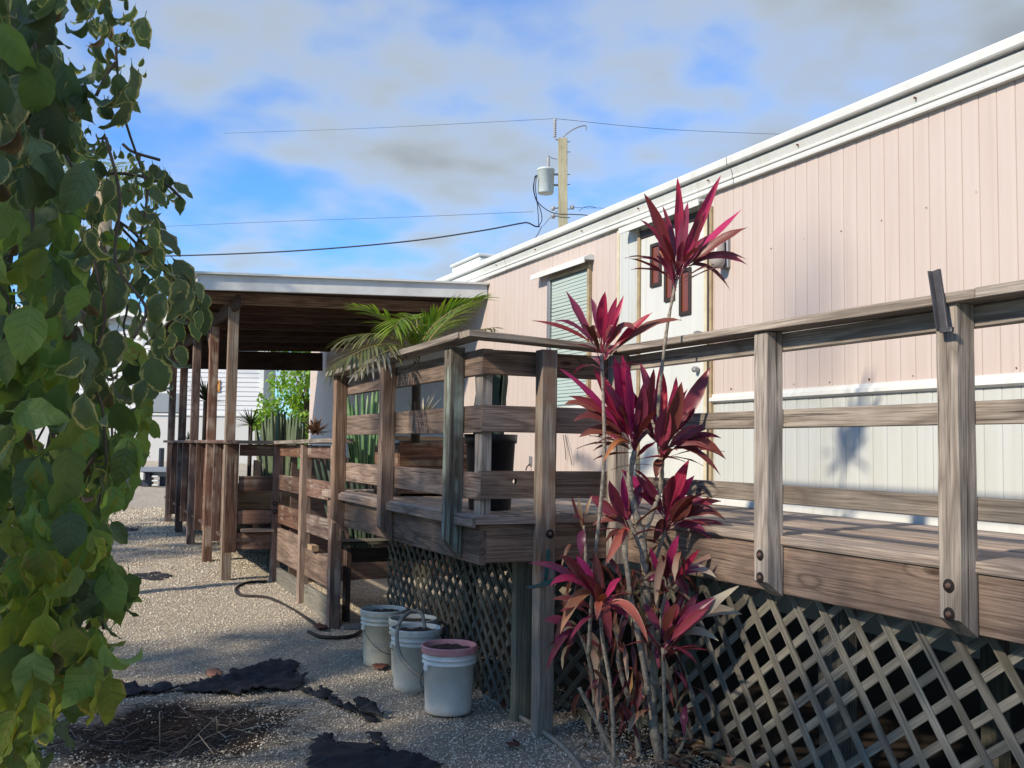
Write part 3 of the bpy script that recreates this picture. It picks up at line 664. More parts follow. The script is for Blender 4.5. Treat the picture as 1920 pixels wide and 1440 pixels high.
lattice('corner_lattice', 'dark lattice in the nook behind the pink leaved plant', (2.50, 5.0, 0), (2.95, 5.0, 0), .03, .90, .14, .034, out=(0, -1, 0), slopes=(1, 1), mat=M['latt2'])
box('base_sill', 2.925, -.6, .0, 2.985, 4.7, .035, M['pilw'], deck, .004)

# ------------------------------------------------------------------ covered porch
porch = thing('covered_porch', 'dark timber porch with white fascia and tall posts beyond the deck', 'porch', (2.7, 12.5, .2))
PX = 1.545
RL = Vector((1.20, 9.86, 2.955)); RR = Vector((4.04, 9.44, 3.035))     # lower front corners of the fascia
top = .15
FL = RL + Vector((0, 0, top)); FR = RR + Vector((0, 0, .14))
# fascia board (front), side fascia
board('fascia', (RL+FL)/2, (RR+FR)/2, .15, .03, M['fascia'], porch, n=4)
BL = Vector((1.15, 16.6, 2.93)); BR = Vector((4.05, 16.6, 3.16))
board('fascia', (RL+FL)/2, BL+Vector((0, 0, .07)), .15, .03, M['fascia'], porch, n=4)
mobj('roof_sheet', mesh([FL+Vector((-.06, -.05, .0)), FR+Vector((0, -.05, .0)), BR+Vector((0, 0, .16)), BL+Vector((-.06, 0, .15)), FL+Vector((-.06, -.05, .02)), FR+Vector((0, -.05, .02)), BR+Vector((0, 0, .18)), BL+Vector((-.06, 0, .17))],
    [(3, 2, 1, 0), (4, 5, 6, 7), (0, 1, 5, 4), (1, 2, 6, 5), (2, 3, 7, 6), (3, 0, 4, 7)]), M['trim'], porch)
def zr(x_, y_):  # underside height of the roof
    f = (x_-1.2)/(4.04-1.2); g = (y_-9.8)/6.8
    return (RL.z*(1-f)+RR.z*f)*(1-g) + (BL.z*(1-f)+(3.06)*f)*g
# ceiling boards laid across, beams below
yy = 9.95
while yy < 16.5:
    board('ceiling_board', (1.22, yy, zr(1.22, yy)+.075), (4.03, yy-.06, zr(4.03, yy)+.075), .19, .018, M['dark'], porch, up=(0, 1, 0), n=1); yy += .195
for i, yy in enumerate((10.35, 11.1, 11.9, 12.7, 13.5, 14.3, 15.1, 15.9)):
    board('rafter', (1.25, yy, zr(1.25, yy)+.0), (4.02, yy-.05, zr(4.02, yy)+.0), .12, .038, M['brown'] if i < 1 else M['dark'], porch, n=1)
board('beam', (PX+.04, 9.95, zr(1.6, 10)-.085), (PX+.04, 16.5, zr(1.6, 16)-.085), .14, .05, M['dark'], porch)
board('beam', (1.4, 16.3, 2.78), (4.0, 16.3, 2.86), .30, .05, M['dark'], porch)
PY = (10.2, 11.53, 13.04, 14.40, 15.80)
for i, yy in enumerate(PY):
    board('porch_post', (PX+.045, yy+.045, gz(0, yy)-.03), (PX+.045, yy+.045, 2.80 if i else 2.86), .098, .089, M['red'] if i else M['two'], porch, up=(1, 0, 0), n=5, label=None if i else 'front porch post bleached pale above the rail')
# knee brace
board('knee_brace', (PX+.045, 11.6, 2.35), (PX+.045, 12.0, 2.78), .089, .038, M['red'], porch, up=(0, 1, 0), n=1)
# rail cap along the porch and planks below it
ZC = 1.475
board('rail_cap', (PX+.05, 10.05, 1.492), (PX+.05, 16.3, 1.492), .15, .036, M['red'], porch, up=(1, 0, 0), n=4)
for i in range(4):
    a, b = PY[i]+.095, PY[i+1]-.006; n = 3; mid = (a+b)/2
    for k in range(7):
        ya = a + (b-a)*k/7; yb_ = a + (b-a)*(k+1)/7
        box('skirt_plank', PX+.075+random.uniform(-.003, .003), ya+.003, .42+.03*(ya-11)/4+random.uniform(-.01, .01), PX+.095, yb_-.003, ZC, M['red'], porch, .002)
    rp_ = board('rail_stud', (PX+.03, mid, .44), (PX+.03, mid, ZC), .089, .04, M['red'], porch, up=(1, 0, 0), n=2)
board('rail_stud', (PX+.03+.03, 10.12, .40), (PX+.03+.03, 10.12, ZC), .12, .04, M['red'], porch, up=(1, 0, 0), n=3)
# porch floor
yy = 10.12
for i in range(18):
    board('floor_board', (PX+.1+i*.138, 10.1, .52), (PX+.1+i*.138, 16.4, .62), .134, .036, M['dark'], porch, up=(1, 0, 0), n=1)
# ------------------------------------------------------------------ low guard between porch and deck
lg = thing('low_stair_guard', 'reddish low timber guard with boards beside the steps between porch and deck', 'railing', (2.0, 9, 0))
# end panel facing the camera
for (zb, zt_) in ((1.355, 1.47), (1.003, 1.152), (.674, .812), (.425, .585)):
    board('rail_board', (PX+.13, 10.14, (zb+zt_)/2), (2.02, 10.10, (zb+zt_)/2), zt_-zb, .036, M['red'], lg)
board('sill', (PX+.16, 10.10, .615), (2.02, 10.07, .615), .10, .03, M['tan'], lg, up=(0, 1, 0), n=1)
for (yy, mt, zt_) in ((10.03, 'red', 1.475), (8.80, 'brown', 1.475), (7.72, 'red', 1.475)):
    board('guard_post', (2.045, yy+.045, gz(2, yy)-.03), (2.045, yy+.045, zt_), .089, .089, M[mt], lg, up=(1, 0, 0), n=5, jit=.002)
for a, b, zz_ in ((8.89, 10.03, ((1.36, 1.47), (1.02, 1.172), (.69, .872), (.32, .642), (.07, .247))), (7.81, 8.80, ((1.36, 1.47), (1.02, 1.174), (.70, .865), (.32, .56), (.03, .242)))):
    for k, (zb, zt_) in enumerate(zz_):
        board('rail_board', (2.068, a, (zb+zt_)/2), (2.068, b, (zb+zt_)/2), zt_-zb, .036, M['latt'] if k == 4 else (M['brown'] if k == 3 else M['red']), lg)
board('rail_cap', (1.66, 10.10, 1.492), (2.12, 10.06, 1.494), .13, .034, M['brown'], lg, up=(0, 1, 0))
board('rail_cap', (2.05, 7.55, 1.515), (2.05, 10.0, 1.492), .14, .034, M['gray'], lg, up=(1, 0, 0), n=4)
board('block', (2.03, 8.35, .60), (2.03, 8.5, .60), .05, .06, M['tan'], lg, n=1)
for zz_ in (.88, .80): bolt(lg, Vector((2.02, 10.028, zz_)), 'y')
st = thing('timber_steps', 'shaded timber steps under the far end of the deck', 'steps', (2.6, 8.4, 0))
for (x0_, x1_, yy, zz_) in ((2.12, 2.72, 8.15, .665), (2.75, 3.05, 8.0, .675), (2.12, 3.05, 8.6, .50)):
    board('tread', (x0_, yy, zz_), (x1_, yy, zz_), .24, .035, M['latt'], st, up=(0, 1, 0), n=1)
board('stringer', (2.2, 7.95, .05), (2.2, 7.95, .64), .04, .10, M['dark'], st, up=(1, 0, 0), n=1); board('riser', (2.12, 8.04, .57), (3.05, 8.0, .57), .12, .03, M['dark'], st, n=1)
box('back_panel', 2.15, 9.9, .1, 3.9, 9.94, 1.35, M['dark'], st, .0, label='dark board closing the space below the porch floor')

# ------------------------------------------------------------------ things on the deck and porch
def pot(name, label, loc, r, h, mat):
    t_ = thing(name, label, 'plant pot', loc); L = Vector(loc)
    mobj('shell', lathe_mesh([(0, .005), (r*.78, 0), (r*.80, .01), (r*.93, h*.88), (r, h*.885), (r*1.02, h), (r*.95, h), (r*.9, h*.9), (r*.8, h*.86)], 28), mat, t_, Matrix.Translation(L))
    mobj('soil', lathe_mesh([(r*.9, h*.88), (r*.5, h*.9), (0, h*.89)], 20), M['soil'], t_, Matrix.Translation(L)); return t_
pc = on_z(918, 955, DT+.003); pot('plant_pot', 'large black plastic pot with a wide rim standing on the deck', pc, .152, .43, M['blackp'])
cact = plain('dark_green_cactus', (.022, .045, .028), .5, dirt=(.12, .16, .10), dirt_amt=.35, scale=14)
cactb = plain('bright_green_cactus', (.06, .17, .06), .5, dirt=(.3, .36, .2), dirt_amt=.5, scale=12)
def cactus_stem(base, tip, r, ribs=4, n=9):
    vs, fs = [], []; base = Vector(base); tip = Vector(tip); seg = ribs*2; d = (tip-base).normalized(); u = d.cross(Vector((.2, 1, .1))).normalized(); v = d.cross(u)
    for i in range(n+1):
        s_ = i/n; rr = r*(1 if s_ < .85 else math.sqrt(max(.02, 1-((s_-.85)/.16)**2)))*(1+.06*math.sin(i*2.1))
        for k in range(seg):
            a = 2*PI*k/seg; q = rr*(1.0 if k % 2 == 0 else .5); vs.append(base.lerp(tip, s_) + (u*math.cos(a)+v*math.sin(a))*q)
    for i in range(n):
        for k in range(seg): fs.append((i*seg+k, i*seg+(k+1) % seg, (i+1)*seg+(k+1) % seg, (i+1)*seg+k))
    fs.append(tuple(n*seg+k for k in range(seg))); return mesh(vs, fs)
tcx = thing('tall_cactus', 'tall dark columnar cactus growing from the black pot on the deck', 'cactus', pc+Vector((0, 0, .38)))
mobj('stem', cactus_stem(pc+Vector((-.03, 0, .36)), pc+Vector((-.01, .02, .90)), .075, 5), cact, tcx)
mobj('stem', cactus_stem(pc+Vector((.05, .03, .38)), pc+Vector((.085, .04, .85)), .04, 4), cact, tcx, label='thinner stem with pale corky edge')
# chest / planter behind the rails
ch = thing('wooden_planter', 'brown timber planter box with a small block on its front behind the rails', 'planter', (2.5, 7.0, DT))
for k in range(3): board('plank', (2.22, 6.72+k*.0015, 1.20+k*.127), (3.0, 6.72, 1.20+k*.127), .125, .03, M['red'], ch, n=1)
board('rim', (2.20, 6.73, 1.535), (3.02, 6.73, 1.535), .08, .03, M['tan'], ch, up=(0, 1, 0), n=1)
for xx in (2.23, 2.99): board('plank', (xx, 6.74, 1.30), (xx, 7.3, 1.30), .36, .03, M['red'], ch, n=1)
board('plank', (2.22, 7.3, 1.30), (3.0, 7.3, 1.30), .36, .03, M['red'], ch, n=1)
board('block', (2.60, 6.69, 1.41), (2.60, 6.69, 1.48), .05, .03, M['tan'], ch, up=(1, 0, 0), n=1)
box('soil_fill', 2.25, 6.75, 1.15, 2.97, 7.28, 1.50, M['soil'], ch, 0)

def leaf_strip(base, tip, width, bulge=(0, 0, .05), n=9, fold=.25, pet=.12, wave=.0, flat=None, serr=0, maxat=.45):
    base, tip = Vector(base), Vector(tip); c = (base+tip)/2 + Vector(bulge); vs, uvs = [], []
    L = (tip-base).length
    sidep = None
    for i in range(n+1):
        s_ = i/n; p_ = base.lerp(c, s_).lerp(c.lerp(tip, s_), s_); d = (c.lerp(tip, s_) - base.lerp(c, s_))
        d = d.normalized() if d.length > 1e-6 else Vector((0, 0, 1))
        up = Vector(flat) if flat is not None else Vector((0, 0, 1))
        sd_ = d.cross(up)
        if sd_.length < .15: sd_ = sidep or d.cross(Vector((1, .3, 0)))
        sd_.normalize()
        if sidep is not None and sd_.dot(sidep) < 0: sd_ = -sd_
        sidep = sd_; nr = sd_.cross(d)
        q = (s_-pet)/(1-pet)
        if q <= 0: w_ = width*.10
        else:
            w_ = width*max(.10*(1-q), (math.sin(PI*min(1, q**(math.log(.5)/math.log(maxat))))**.85))
        if serr and i % 2: w_ *= 1+serr
        wv = wave*math.sin(i*1.9+base.x*40)*width
        vs += [p_ - sd_*w_/2 + nr*(fold*w_/2+wv), p_, p_ + sd_*w_/2 + nr*(fold*w_/2-wv)]; uvs += [(0, s_), (.5, s_), (1, s_)]
    fs = []
    for i in range(n): k = i*3; fs += [(k, k+1, k+4, k+3), (k+1, k+2, k+5, k+4)]
    return vs, fs, uvs
def merge_strips(L):
    V, F, U = [], [], []
    for vs, fs, uv in L: k = len(V); V += vs; F += [tuple(i+k for i in f) for f in fs]; U += uv
    return mesh(V, F, 'leaves', True, U)
# palm on the deck
sbark2 = plain('dark_yucca_trunk', (.05, .04, .03), .9)
pal_g = leafmat('palm_leaflet_green', (.13, .22, .03), (.24, .34, .05), var=.3, trans=.4)
pal_d = leafmat('palm_leaflet_olive', (.11, .13, .04), (.20, .19, .08), var=.35, trans=.3)
pal_w = leafmat('palm_leaflet_dry', (.20, .17, .11), (.36, .33, .27), var=.3, trans=.2)
stemg = plain('palm_rachis', (.28, .24, .08), .5, dirt=(.3, .16, .06), dirt_amt=.6, scale=9)
def frond(parent, base, mid, tip, L, mat, n=26, droop=.35, rr=.007):
    pts = [Vector(base).lerp(Vector(mid), s_).lerp(Vector(mid).lerp(Vector(tip), s_), s_) for s_ in [i/14 for i in range(15)]]
    o = tube('frond', pts, [rr*(1-.8*i/14) for i in range(15)], stemg, parent, 6)
    strips = []
    for i in range(n):
        s_ = .12 + .88*i/(n-1); p_ = Vector(base).lerp(Vector(mid), s_).lerp(Vector(mid).lerp(Vector(tip), s_), s_); d = (Vector(mid).lerp(Vector(tip), s_) - Vector(base).lerp(Vector(mid), s_)).normalized()
        sd_ = d.cross(Vector((0, 0, 1))).normalized()
        ll = L*(math.sin(PI*(.12+.78*s_))**.7)*random.uniform(.85, 1.1)
        for sg in (-1, 1):
            dirv = (d*(.55+.75*s_) + sd_*sg*(1-.35*s_) + Vector((0, 0, .35))).normalized()
            ll *= 1
            tp = p_ + dirv*ll + Vector((0, 0, -ll*droop*random.uniform(.6, 1.5)))
            strips.append(leaf_strip(p_, tp, .018*random.uniform(.7, 1.2), (0, 0, ll*.12), 4, .2, .02, maxat=.35))
    mobj('leaflets', merge_strips(strips), mat, o)
pbase = at(782, 668, 6.6)
palm = thing('potted_palm', 'small palm with arching yellow-green fronds rising behind the deck corner rail', 'palm', (pbase.x, pbase.y, DT))
tube('stem', [(pbase.x, pbase.y, 1.5), pbase+Vector((0, 0, -.2)), pbase], [.03, .03, .02], sbark2, palm)
def PF(m_, t_, L, mat, n=26, d1=6.6, d2=6.6, droop=.35): frond(palm, pbase+Vector((random.uniform(-.02, .02), 0, random.uniform(-.05, .02))), at(*m_, d1), at(*t_, d2), L, mat, n, droop)
PF((800, 585), (905, 562), .30, pal_g, 34, 6.5, 6.4, .25); PF((830, 590), (880, 575), .34, pal_g, 30, 6.9, 7.0)
PF((745, 600), (668, 575), .26, pal_g, 26, 6.5, 6.3); PF((735, 600), (640, 640), .24, pal_d, 30, 6.3, 6.1, .5); PF((735, 610), (622, 690), .27, pal_d, 28, 6.1, 5.7, .6)
PF((790, 590), (770, 590), .28, pal_g, 24, 7.1, 7.4); PF((850, 620), (925, 615), .25, pal_d, 24, 7.0, 7.4, .5); PF((740, 630), (668, 700), .13, pal_w, 14, 6.0, 5.6, .9)
PF((770, 560), (740, 615), .28, pal_g, 26, 6.4, 6.1, .5); PF((820, 600), (860, 600), .25, pal_d, 24, 6.9, 7.1, .5)
# euphorbia/cactus clusters seen through the rails
def cluster(name, label, base_px, D, tips, r, mat, zb=None, ribs=4):
    b0 = at(*base_px, D); 
    if zb is not None: b0.z = zb
    t_ = thing(name, label, 'cactus', b0)
    for (tx, ty, dd) in tips:
        tp = at(tx, ty, D+dd); bb = Vector((b0.x*.45+tp.x*.55, b0.y*.45+tp.y*.55, b0.z)); mobj('stem', cactus_stem(bb, tp, r*random.uniform(.85, 1.15), ribs), mat, t_)
cluster('green_cactus', 'bright green upright cactus seen through the deck rails left of the palm', (690, 820), 8.0, [(652, 745, .0), (668, 738, .2), (680, 735, 0), (690, 742, .3), (700, 730, .1), (708, 728, -.1), (660, 760, -.2), (715, 745, .2), (645, 765, .1), (728, 760, 0)], .017, cactb, 1.30)
cluster('shaded_cactus', 'dark cactus clump on the landing behind the middle rail', (700, 900), 8.6, [(640, 815, 0), (655, 805, .2), (668, 812, 0), (690, 806, .2), (705, 810, .1), (680, 820, -.1), (612, 845, .3), (600, 850, 0), (590, 858, .1)], .022, cact, .55)
cluster('porch_cactus', 'row of grey-green columnar cactus standing above the low guard', (530, 900), 11.5, [(x_, y_, random.uniform(-.4, .6)) for x_, y_ in [(492, 790), (498, 778), (504, 784), (510, 772), (516, 780), (522, 768), (528, 776), (534, 772), (540, 782), (546, 776), (552, 784), (558, 780), (564, 788), (570, 792), (560, 800), (480, 800)]], .028, plain('greygreen_cactus', (.09, .13, .07), .6, dirt=(.2, .24, .15), dirt_amt=.5, scale=9), .55)
cluster('leaning_cactus', 'small green spiky cactus leaning on the post of the low guard', (563, 920), 9.2, [(562, 838, 0), (570, 862, .1)], .022, cactb, 1.25)
# dry bush
def spray(name, label, cat, c, R_, n, mat, wd, up=.4, kind=None, seg=4):
    t_ = thing(name, label, cat, c); L = []
    for i in range(n):
        a = random.uniform(0, 2*PI); e = random.uniform(-.3, 1.3); d = Vector((math.cos(a)*math.cos(e), math.sin(a)*math.cos(e), math.sin(e)+up*.3)).normalized()
        vs_, fs_, uv_ = leaf_strip(Vector(c), Vector(c)+d*R_*random.uniform(.75, 1.05), wd, (0, 0, R_*.03), seg, .25, .0, maxat=.3)
        mobj('leaf', mesh(vs_, fs_, 'leaf', True, uv_), mat, t_)
    return t_
yuc = leafmat('yucca_leaf', (.035, .055, .025), (.07, .09, .04), var=.3, trans=.1)
yc1 = at(385, 752, 14.6); y1t = spray('spiky_yucca', 'dark spiky yucca head standing between the porch posts', 'yucca', yc1, .42, 70, yuc, .03)
tube('trunk', [(yc1.x, yc1.y, .6), yc1], .03, sbark2, y1t)
yc2 = at(470, 797, 12.0); y2t = spray('spiky_yucca', 'small star shaped yucca above the low rail right of the front porch post', 'yucca', yc2, .27, 46, yuc, .024)
tube('trunk', [(yc2.x, yc2.y, .6), yc2], .025, sbark2, y2t)
yc3 = at(352, 825, 17.0); y3t = spray('spiky_yucca', 'low dark yucca just above the rail in the far porch bay', 'yucca', yc3, .22, 30, yuc, .02)
dry = leafmat('dry_leaf', (.22, .13, .09), (.3, .18, .13), var=.3, trans=.1)
spray('dry_plant', 'brown withered plant at the right end of the cactus row', 'dry plant', at(592, 812, 11.8), .22, 60, dry, .05)
spray('dry_plant', 'pale dead palm leaves on the planter behind the deck rails', 'dry plant', at(790, 790, 7.3), .24, 30, pal_w, .02)
for x0_, lb in ((352, 'dark pot behind the porch rail under the tall yucca'),):
    pot('plant_pot', lb, (yc1.x, yc1.y, .6), .2, .38, M['blackp'])
# porch table and plank glimpsed below the rail
tbl = thing('timber_bench', 'tan timber bench glimpsed through the low guard', 'bench', (1.95, 11.0, .6))
for k in range(3): board('plank', (1.70, 10.9+k*.15, 1.02), (2.6, 10.9+k*.15, 1.02), .14, .035, M['tan'], tbl, up=(0, 1, 0), n=1)
board('apron', (1.72, 10.85, .88), (2.58, 10.85, .88), .22, .03, M['tan'], tbl, n=1)
for xx in (1.8, 2.0, 2.5): board('leg', (xx, 10.95, .57), (xx, 10.95, 1.3 if xx == 2.0 else 1.0), .07, .07, M['tan'], tbl, up=(1, 0, 0), n=1)

# ------------------------------------------------------------------ buckets
def bucket_mat(name, col):
    m, T, P = new_mat(name); tc = T.add('ShaderNodeTexCoord'); v = tc.outputs['Object']; sz = T.add('ShaderNodeSeparateXYZ', inp={0: v})
    n = T.noise(v, 9, 6, .65).outputs[0]; c = T.mix(T.maprange(n, .4, .75, 0, .5), col, (col[0]*.68, col[1]*.68, col[2]*.62))
    gr = T.math('ADD', sz.outputs[2], T.math('MULTIPLY', T.noise(v, 20, 4).outputs[0], .06)); c = T.mix(T.maprange(gr, .075, .03, 0, .6), c, (.32, .28, .21))
    sp = T.noise(v, 110, 2, .5).outputs[0]; c = T.mix(T.maprange(sp, .70, .74, 0, .6), c, (.12, .10, .08))
    T.l.new(c, P.inputs['Base Color']); P.inputs['Roughness'].default_value = .42; P.inputs['Subsurface Weight'].default_value = 0; return m
BM = [bucket_mat('aged_white_plastic', (.66, .66, .60)), bucket_mat('aged_grey_plastic', (.56, .56, .48)), bucket_mat('clean_white_plastic', (.78, .77, .73))]
pinkb = plain('faded_pink_band', (.62, .25, .25), .5, dirt=(.7, .45, .42), dirt_amt=.6, scale=12)
prof = [(0, .0), (.118, 0), (.127, .004), (.131, .012), (.141, .272), (.152, .274), (.153, .281), (.142, .284), (.1425, .298), (.153, .300), (.154, .308), (.1435, .311), (.144, .330)]
rimp = [(.144, .330), (.156, .331), (.1575, .336), (.156, .358), (.1575, .362), (.1555, .368), (.148, .370), (.144, .364), (.142, .33), (.139, .30)]
bs = [(705, 1240, BM[1], BM[1], 'rearmost worn white bucket with faded lettering beside the timber post', 0.2), (742, 1256, BM[1], BM[1], 'grey-white bucket squeezed behind the one with the hose', 1.9), (768, 1284, BM[0], BM[0], 'white bucket with a hose drooping over its rim', 2.6), (840, 1330, BM[2], pinkb, 'front white bucket with a faded pink rim band', 3.35)]
BO = []
bpos = [(2.07, 6.53), (2.14, 6.12), (2.05, 5.80), (2.05, 5.24)]
for (bx, by, mb, mr, lb, ear), (X_, Y_) in zip(bs, bpos):
    L = Vector((X_, Y_, 0.004)); b_ = thing('bucket', lb, 'bucket', L, group='plastic buckets of soil'); BO.append(b_); WT = Matrix.Translation(L)
    mobj('body', lathe_mesh(prof, 48), mb, b_, WT); rim = mobj('rim', lathe_mesh(rimp, 48), mr, b_, WT)
    for k in range(10):
        a = 2*PI*k/10+.3; q = Matrix.Rotation(a, 4, 'Z'); mobj('tab', box_mesh(.1565, -.0015, .333, .1585, .0015, .359), plain('seam', (.4, .3, .28), .6) if False else mr, rim, WT @ q)
    sm_ = lathe_mesh([(.142, .338), (.11, .345), (.07, .338), (.03, .348), (0, .341)], 30)
    for v in sm_.vertices: v.co.z += random.uniform(-.009, .009)
    mobj('soil', sm_, M['soil'], b_, WT)
    for s_ in (0, PI):
        a = ear+s_; q = WT @ Matrix.Rotation(a, 4, 'Z')
        mobj('handle_ear', box_mesh(.139, -.018, .24, .160, .018, .274, .004), mb, b_, q)
    # wire handle hanging down
    pts = []
    for k in range(17):
        th_ = PI*k/16; lx = .158*math.cos(th_); ly = .162*math.sin(th_); dz = -.17*math.sin(th_)
        pts.append(Vector((lx, -ly if ear < 3 else -ly, .257+dz)))
    mobj('handle', tube_mesh(pts, .0022, 6), M['wire'], b_, WT @ Matrix.Rotation(ear, 4, 'Z'))
# faded lettering on the rearmost bucket, bent round its wall
def letter(txt, z, size, ang0, parent, L, mat):
    cu = bpy.data.curves.new('t', 'FONT'); cu.body = txt; cu.size = size; cu.extrude = 0; cu.resolution_u = 2
    o = bpy.data.objects.new('t', cu); COL.objects.link(o); dg = bpy.context.evaluated_depsgraph_get(); me = bpy.data.meshes.new_from_object(o.evaluated_get(dg)); bpy.data.objects.remove(o)
    for v in me.vertices:
        r_ = .131 + .01*(z+v.co.y-.012)/.26 + .0012; a = ang0 + v.co.x/r_; v.co = Vector((r_*math.cos(a), r_*math.sin(a), z+v.co.y))
    me.materials.clear(); me.materials.append(mat); mobj('lettering', me, None, parent, Matrix.Translation(L))
lm = plain('faded_print', (.30, .34, .36), .6); L = Vector((*bpos[0], .004))
a0 = math.atan2(-bpos[0][1], -bpos[0][0])
letter('dam', .135, .055, a0-.55, BO[0], L, lm); letter('Paints', .10, .03, a0-.62, BO[0], L, lm)
# hose drooping over the third bucket
c3, c4 = Vector((*bpos[2], 0)), Vector((*bpos[3], 0))
hp = [at(797, 1178, 5.95), at(790, 1150, 6.0), at(770, 1147, 6.0), at(751, 1165, 5.86), at(744, 1195, 5.80), at(752, 1232, 5.70), at(775, 1258, 5.6), at(800, 1275, 5.6)]
tube('hose', spline(hp, 8), .012, M['hose'], label='short grey hose looped over the rim of a white bucket', cat='hose')
# garden hose/pipe along the ground right of the buckets
hp = [on_ground(*q)+Vector((0, 0, .012)) for q in ((885, 1292), (925, 1318), (975, 1348), (1020, 1378), (1055, 1405), (1085, 1440), (1120, 1500))]
tube('garden_hose', spline(hp, 6), .013, M['hose'], label='beige garden hose running along the ground past the tall post', cat='hose')
hp = [on_ground(*q)+Vector((0, 0, .01)) for q in ((500, 1092), (465, 1094), (443, 1105), (452, 1118), (500, 1122), (540, 1140), (580, 1165), (600, 1182))]
tube('drip_hose', spline(hp, 6), .013, M['bhose'], label='dark brown hose curving on the sunlit gravel by the low guard', cat='hose')
hp = [on_ground(*q)+Vector((0, 0, .014)) for q in ((578, 1188), (600, 1197), (630, 1199), (660, 1196), (680, 1185), (700, 1170))]
tube('drip_hose', spline(hp, 6), .014, M['bhose'], label='black hose on the ground behind the rearmost bucket', cat='hose')
cs = on_ground(645, 1180); box('concrete_block', cs.x-.02, cs.y, -.05, cs.x+.25, cs.y+.2, .06, plain('grey_concrete', (.2, .19, .17), .9, dirt=(.08, .07, .06), dirt_amt=.6, scale=12, bump=.6), None, .02, label='rough grey concrete block on the ground under the deck behind the post', cat='concrete block')

# ------------------------------------------------------------------ pink leaved plant
cpink = leafmat('cordyline_pink', (.42, .03, .10), (.52, .035, .12), rib=(.75, .12, .25), var=.25, huev=.02, rough=.35, trans=.35, transcol=(1.3, .7, .9), veins=0, streak=(.20, .02, .045))
cmar = leafmat('cordyline_maroon', (.13, .028, .034), (.17, .034, .045), edge=(.36, .04, .11), edge_w=.1, rib=(.3, .03, .08), var=.35, huev=.02, rough=.32, trans=.22, transcol=(1.3, .6, .7), veins=0, streak=(.30, .035, .09))
cbro = leafmat('cordyline_bronze', (.12, .04, .028), (.14, .05, .035), edge=(.32, .05, .07), edge_w=.08, rib=(.22, .05, .04), var=.3, huev=.02, rough=.38, trans=.2, transcol=(1.3, .8, .5), veins=0, streak=(.20, .03, .04))
cora = leafmat('cordyline_orange', (.36, .10, .05), (.45, .18, .10), edge=(.5, .3, .2), edge_w=.15, rib=(.3, .08, .04), var=.3, rough=.5, trans=.25, transcol=(1.3, .8, .5))
cdry = leafmat('cordyline_dry', (.20, .09, .05), (.42, .33, .22), var=.4, rough=.7, trans=.15)
cpale = leafmat('cordyline_pale_tip', (.16, .03, .05), (.55, .50, .38), edge=(.5, .45, .34), edge_w=.15, var=.2, rough=.5, trans=.2)
CM = {'p': cpink, 'm': cmar, 'b': cbro, 'o': cora, 'd': cdry, 'w': cpale}
bark = plain('cordyline_bark', (.34, .30, .24), .9, dirt=(.10, .07, .05), dirt_amt=1.0, scale=60, bump=1)
D0 = 4.72
cor = thing('pink_leaved_plant', 'tall plant with pink and maroon leaf rosettes on thin stems before the deck', 'plant', on_z(1215, 1440, 0))
def cstem(pts, r0, r1, d=(0, 0)):
    n = len(pts); P_ = [at(x_, y_, D0+d[0]+(d[1]-d[0])*i/(n-1)) for i, (x_, y_) in enumerate(pts)]
    if pts[0][1] >= 1400: P_[0].z = -.03
    q = spline(P_, 7); k = len(q); rr = [r0+(r1-r0)*i/(k-1) for i in range(k)]
    rr = [r*(1+.10*math.sin(i*2.3)+random.uniform(-.10, .10)) for i, r in enumerate(rr)]
    return mobj('stem', tube_mesh(q, rr, 9), bark, cor)
s_main = cstem([(1238, 1440), (1222, 1330), (1226, 1250), (1214, 1120), (1205, 1020), (1192, 960), (1180, 905), (1190, 845)], .026, .014)
s2 = cstem([(1203, 1015), (1222, 965), (1238, 915), (1242, 852)], .013, .011, (0, .05))
s3 = cstem([(1238, 870), (1234, 800), (1236, 740), (1250, 620), (1268, 525)], .010, .0075, (.05, .0))
s4 = cstem([(1103, 1230), (1112, 1080), (1125, 960), (1133, 850), (1131, 740), (1128, 665)], .010, .0075, (-.05, -.1))
s5 = cstem([(1216, 1300), (1200, 1210), (1182, 1110), (1170, 1022)], .014, .011, (-.15, -.2))
s6 = cstem([(1152, 1440), (1146, 1300), (1130, 1200), (1125, 1135)], .010, .009, (-.1, -.25))
s7 = cstem([(1250, 1440), (1246, 1330), (1243, 1215)], .010, .009, (-.1, -.2))
cstem([(1165, 1450), (1118, 1350), (1086, 1290)], .015, .010, (-.05, -.1)); cstem([(1200, 1450), (1188, 1340), (1160, 1240), (1170, 1150)], .016, .010, (.05, .05))
cstem([(1255, 1445), (1285, 1380), (1265, 1330)], .008, .006, (0, -.1)); s6b = cstem([(1135, 1445), (1105, 1240), (1082, 1180)], .010, .008, (.1, .1))
s8 = cstem([(1226, 1250), (1240, 1160), (1250, 1088)], .010, .008, (0, -.05)); s9 = cstem([(1095, 1110), (1098, 1040), (1094, 985)], .008, .007, (-.1, -.1))
s10 = cstem([(1205, 1040), (1190, 1000), (1178, 975)], .010, .010, (0, 0)); s11 = cstem([(1200, 1200), (1215, 1100), (1250, 985)], .010, .009, (.1, .1))
leafcount = 0
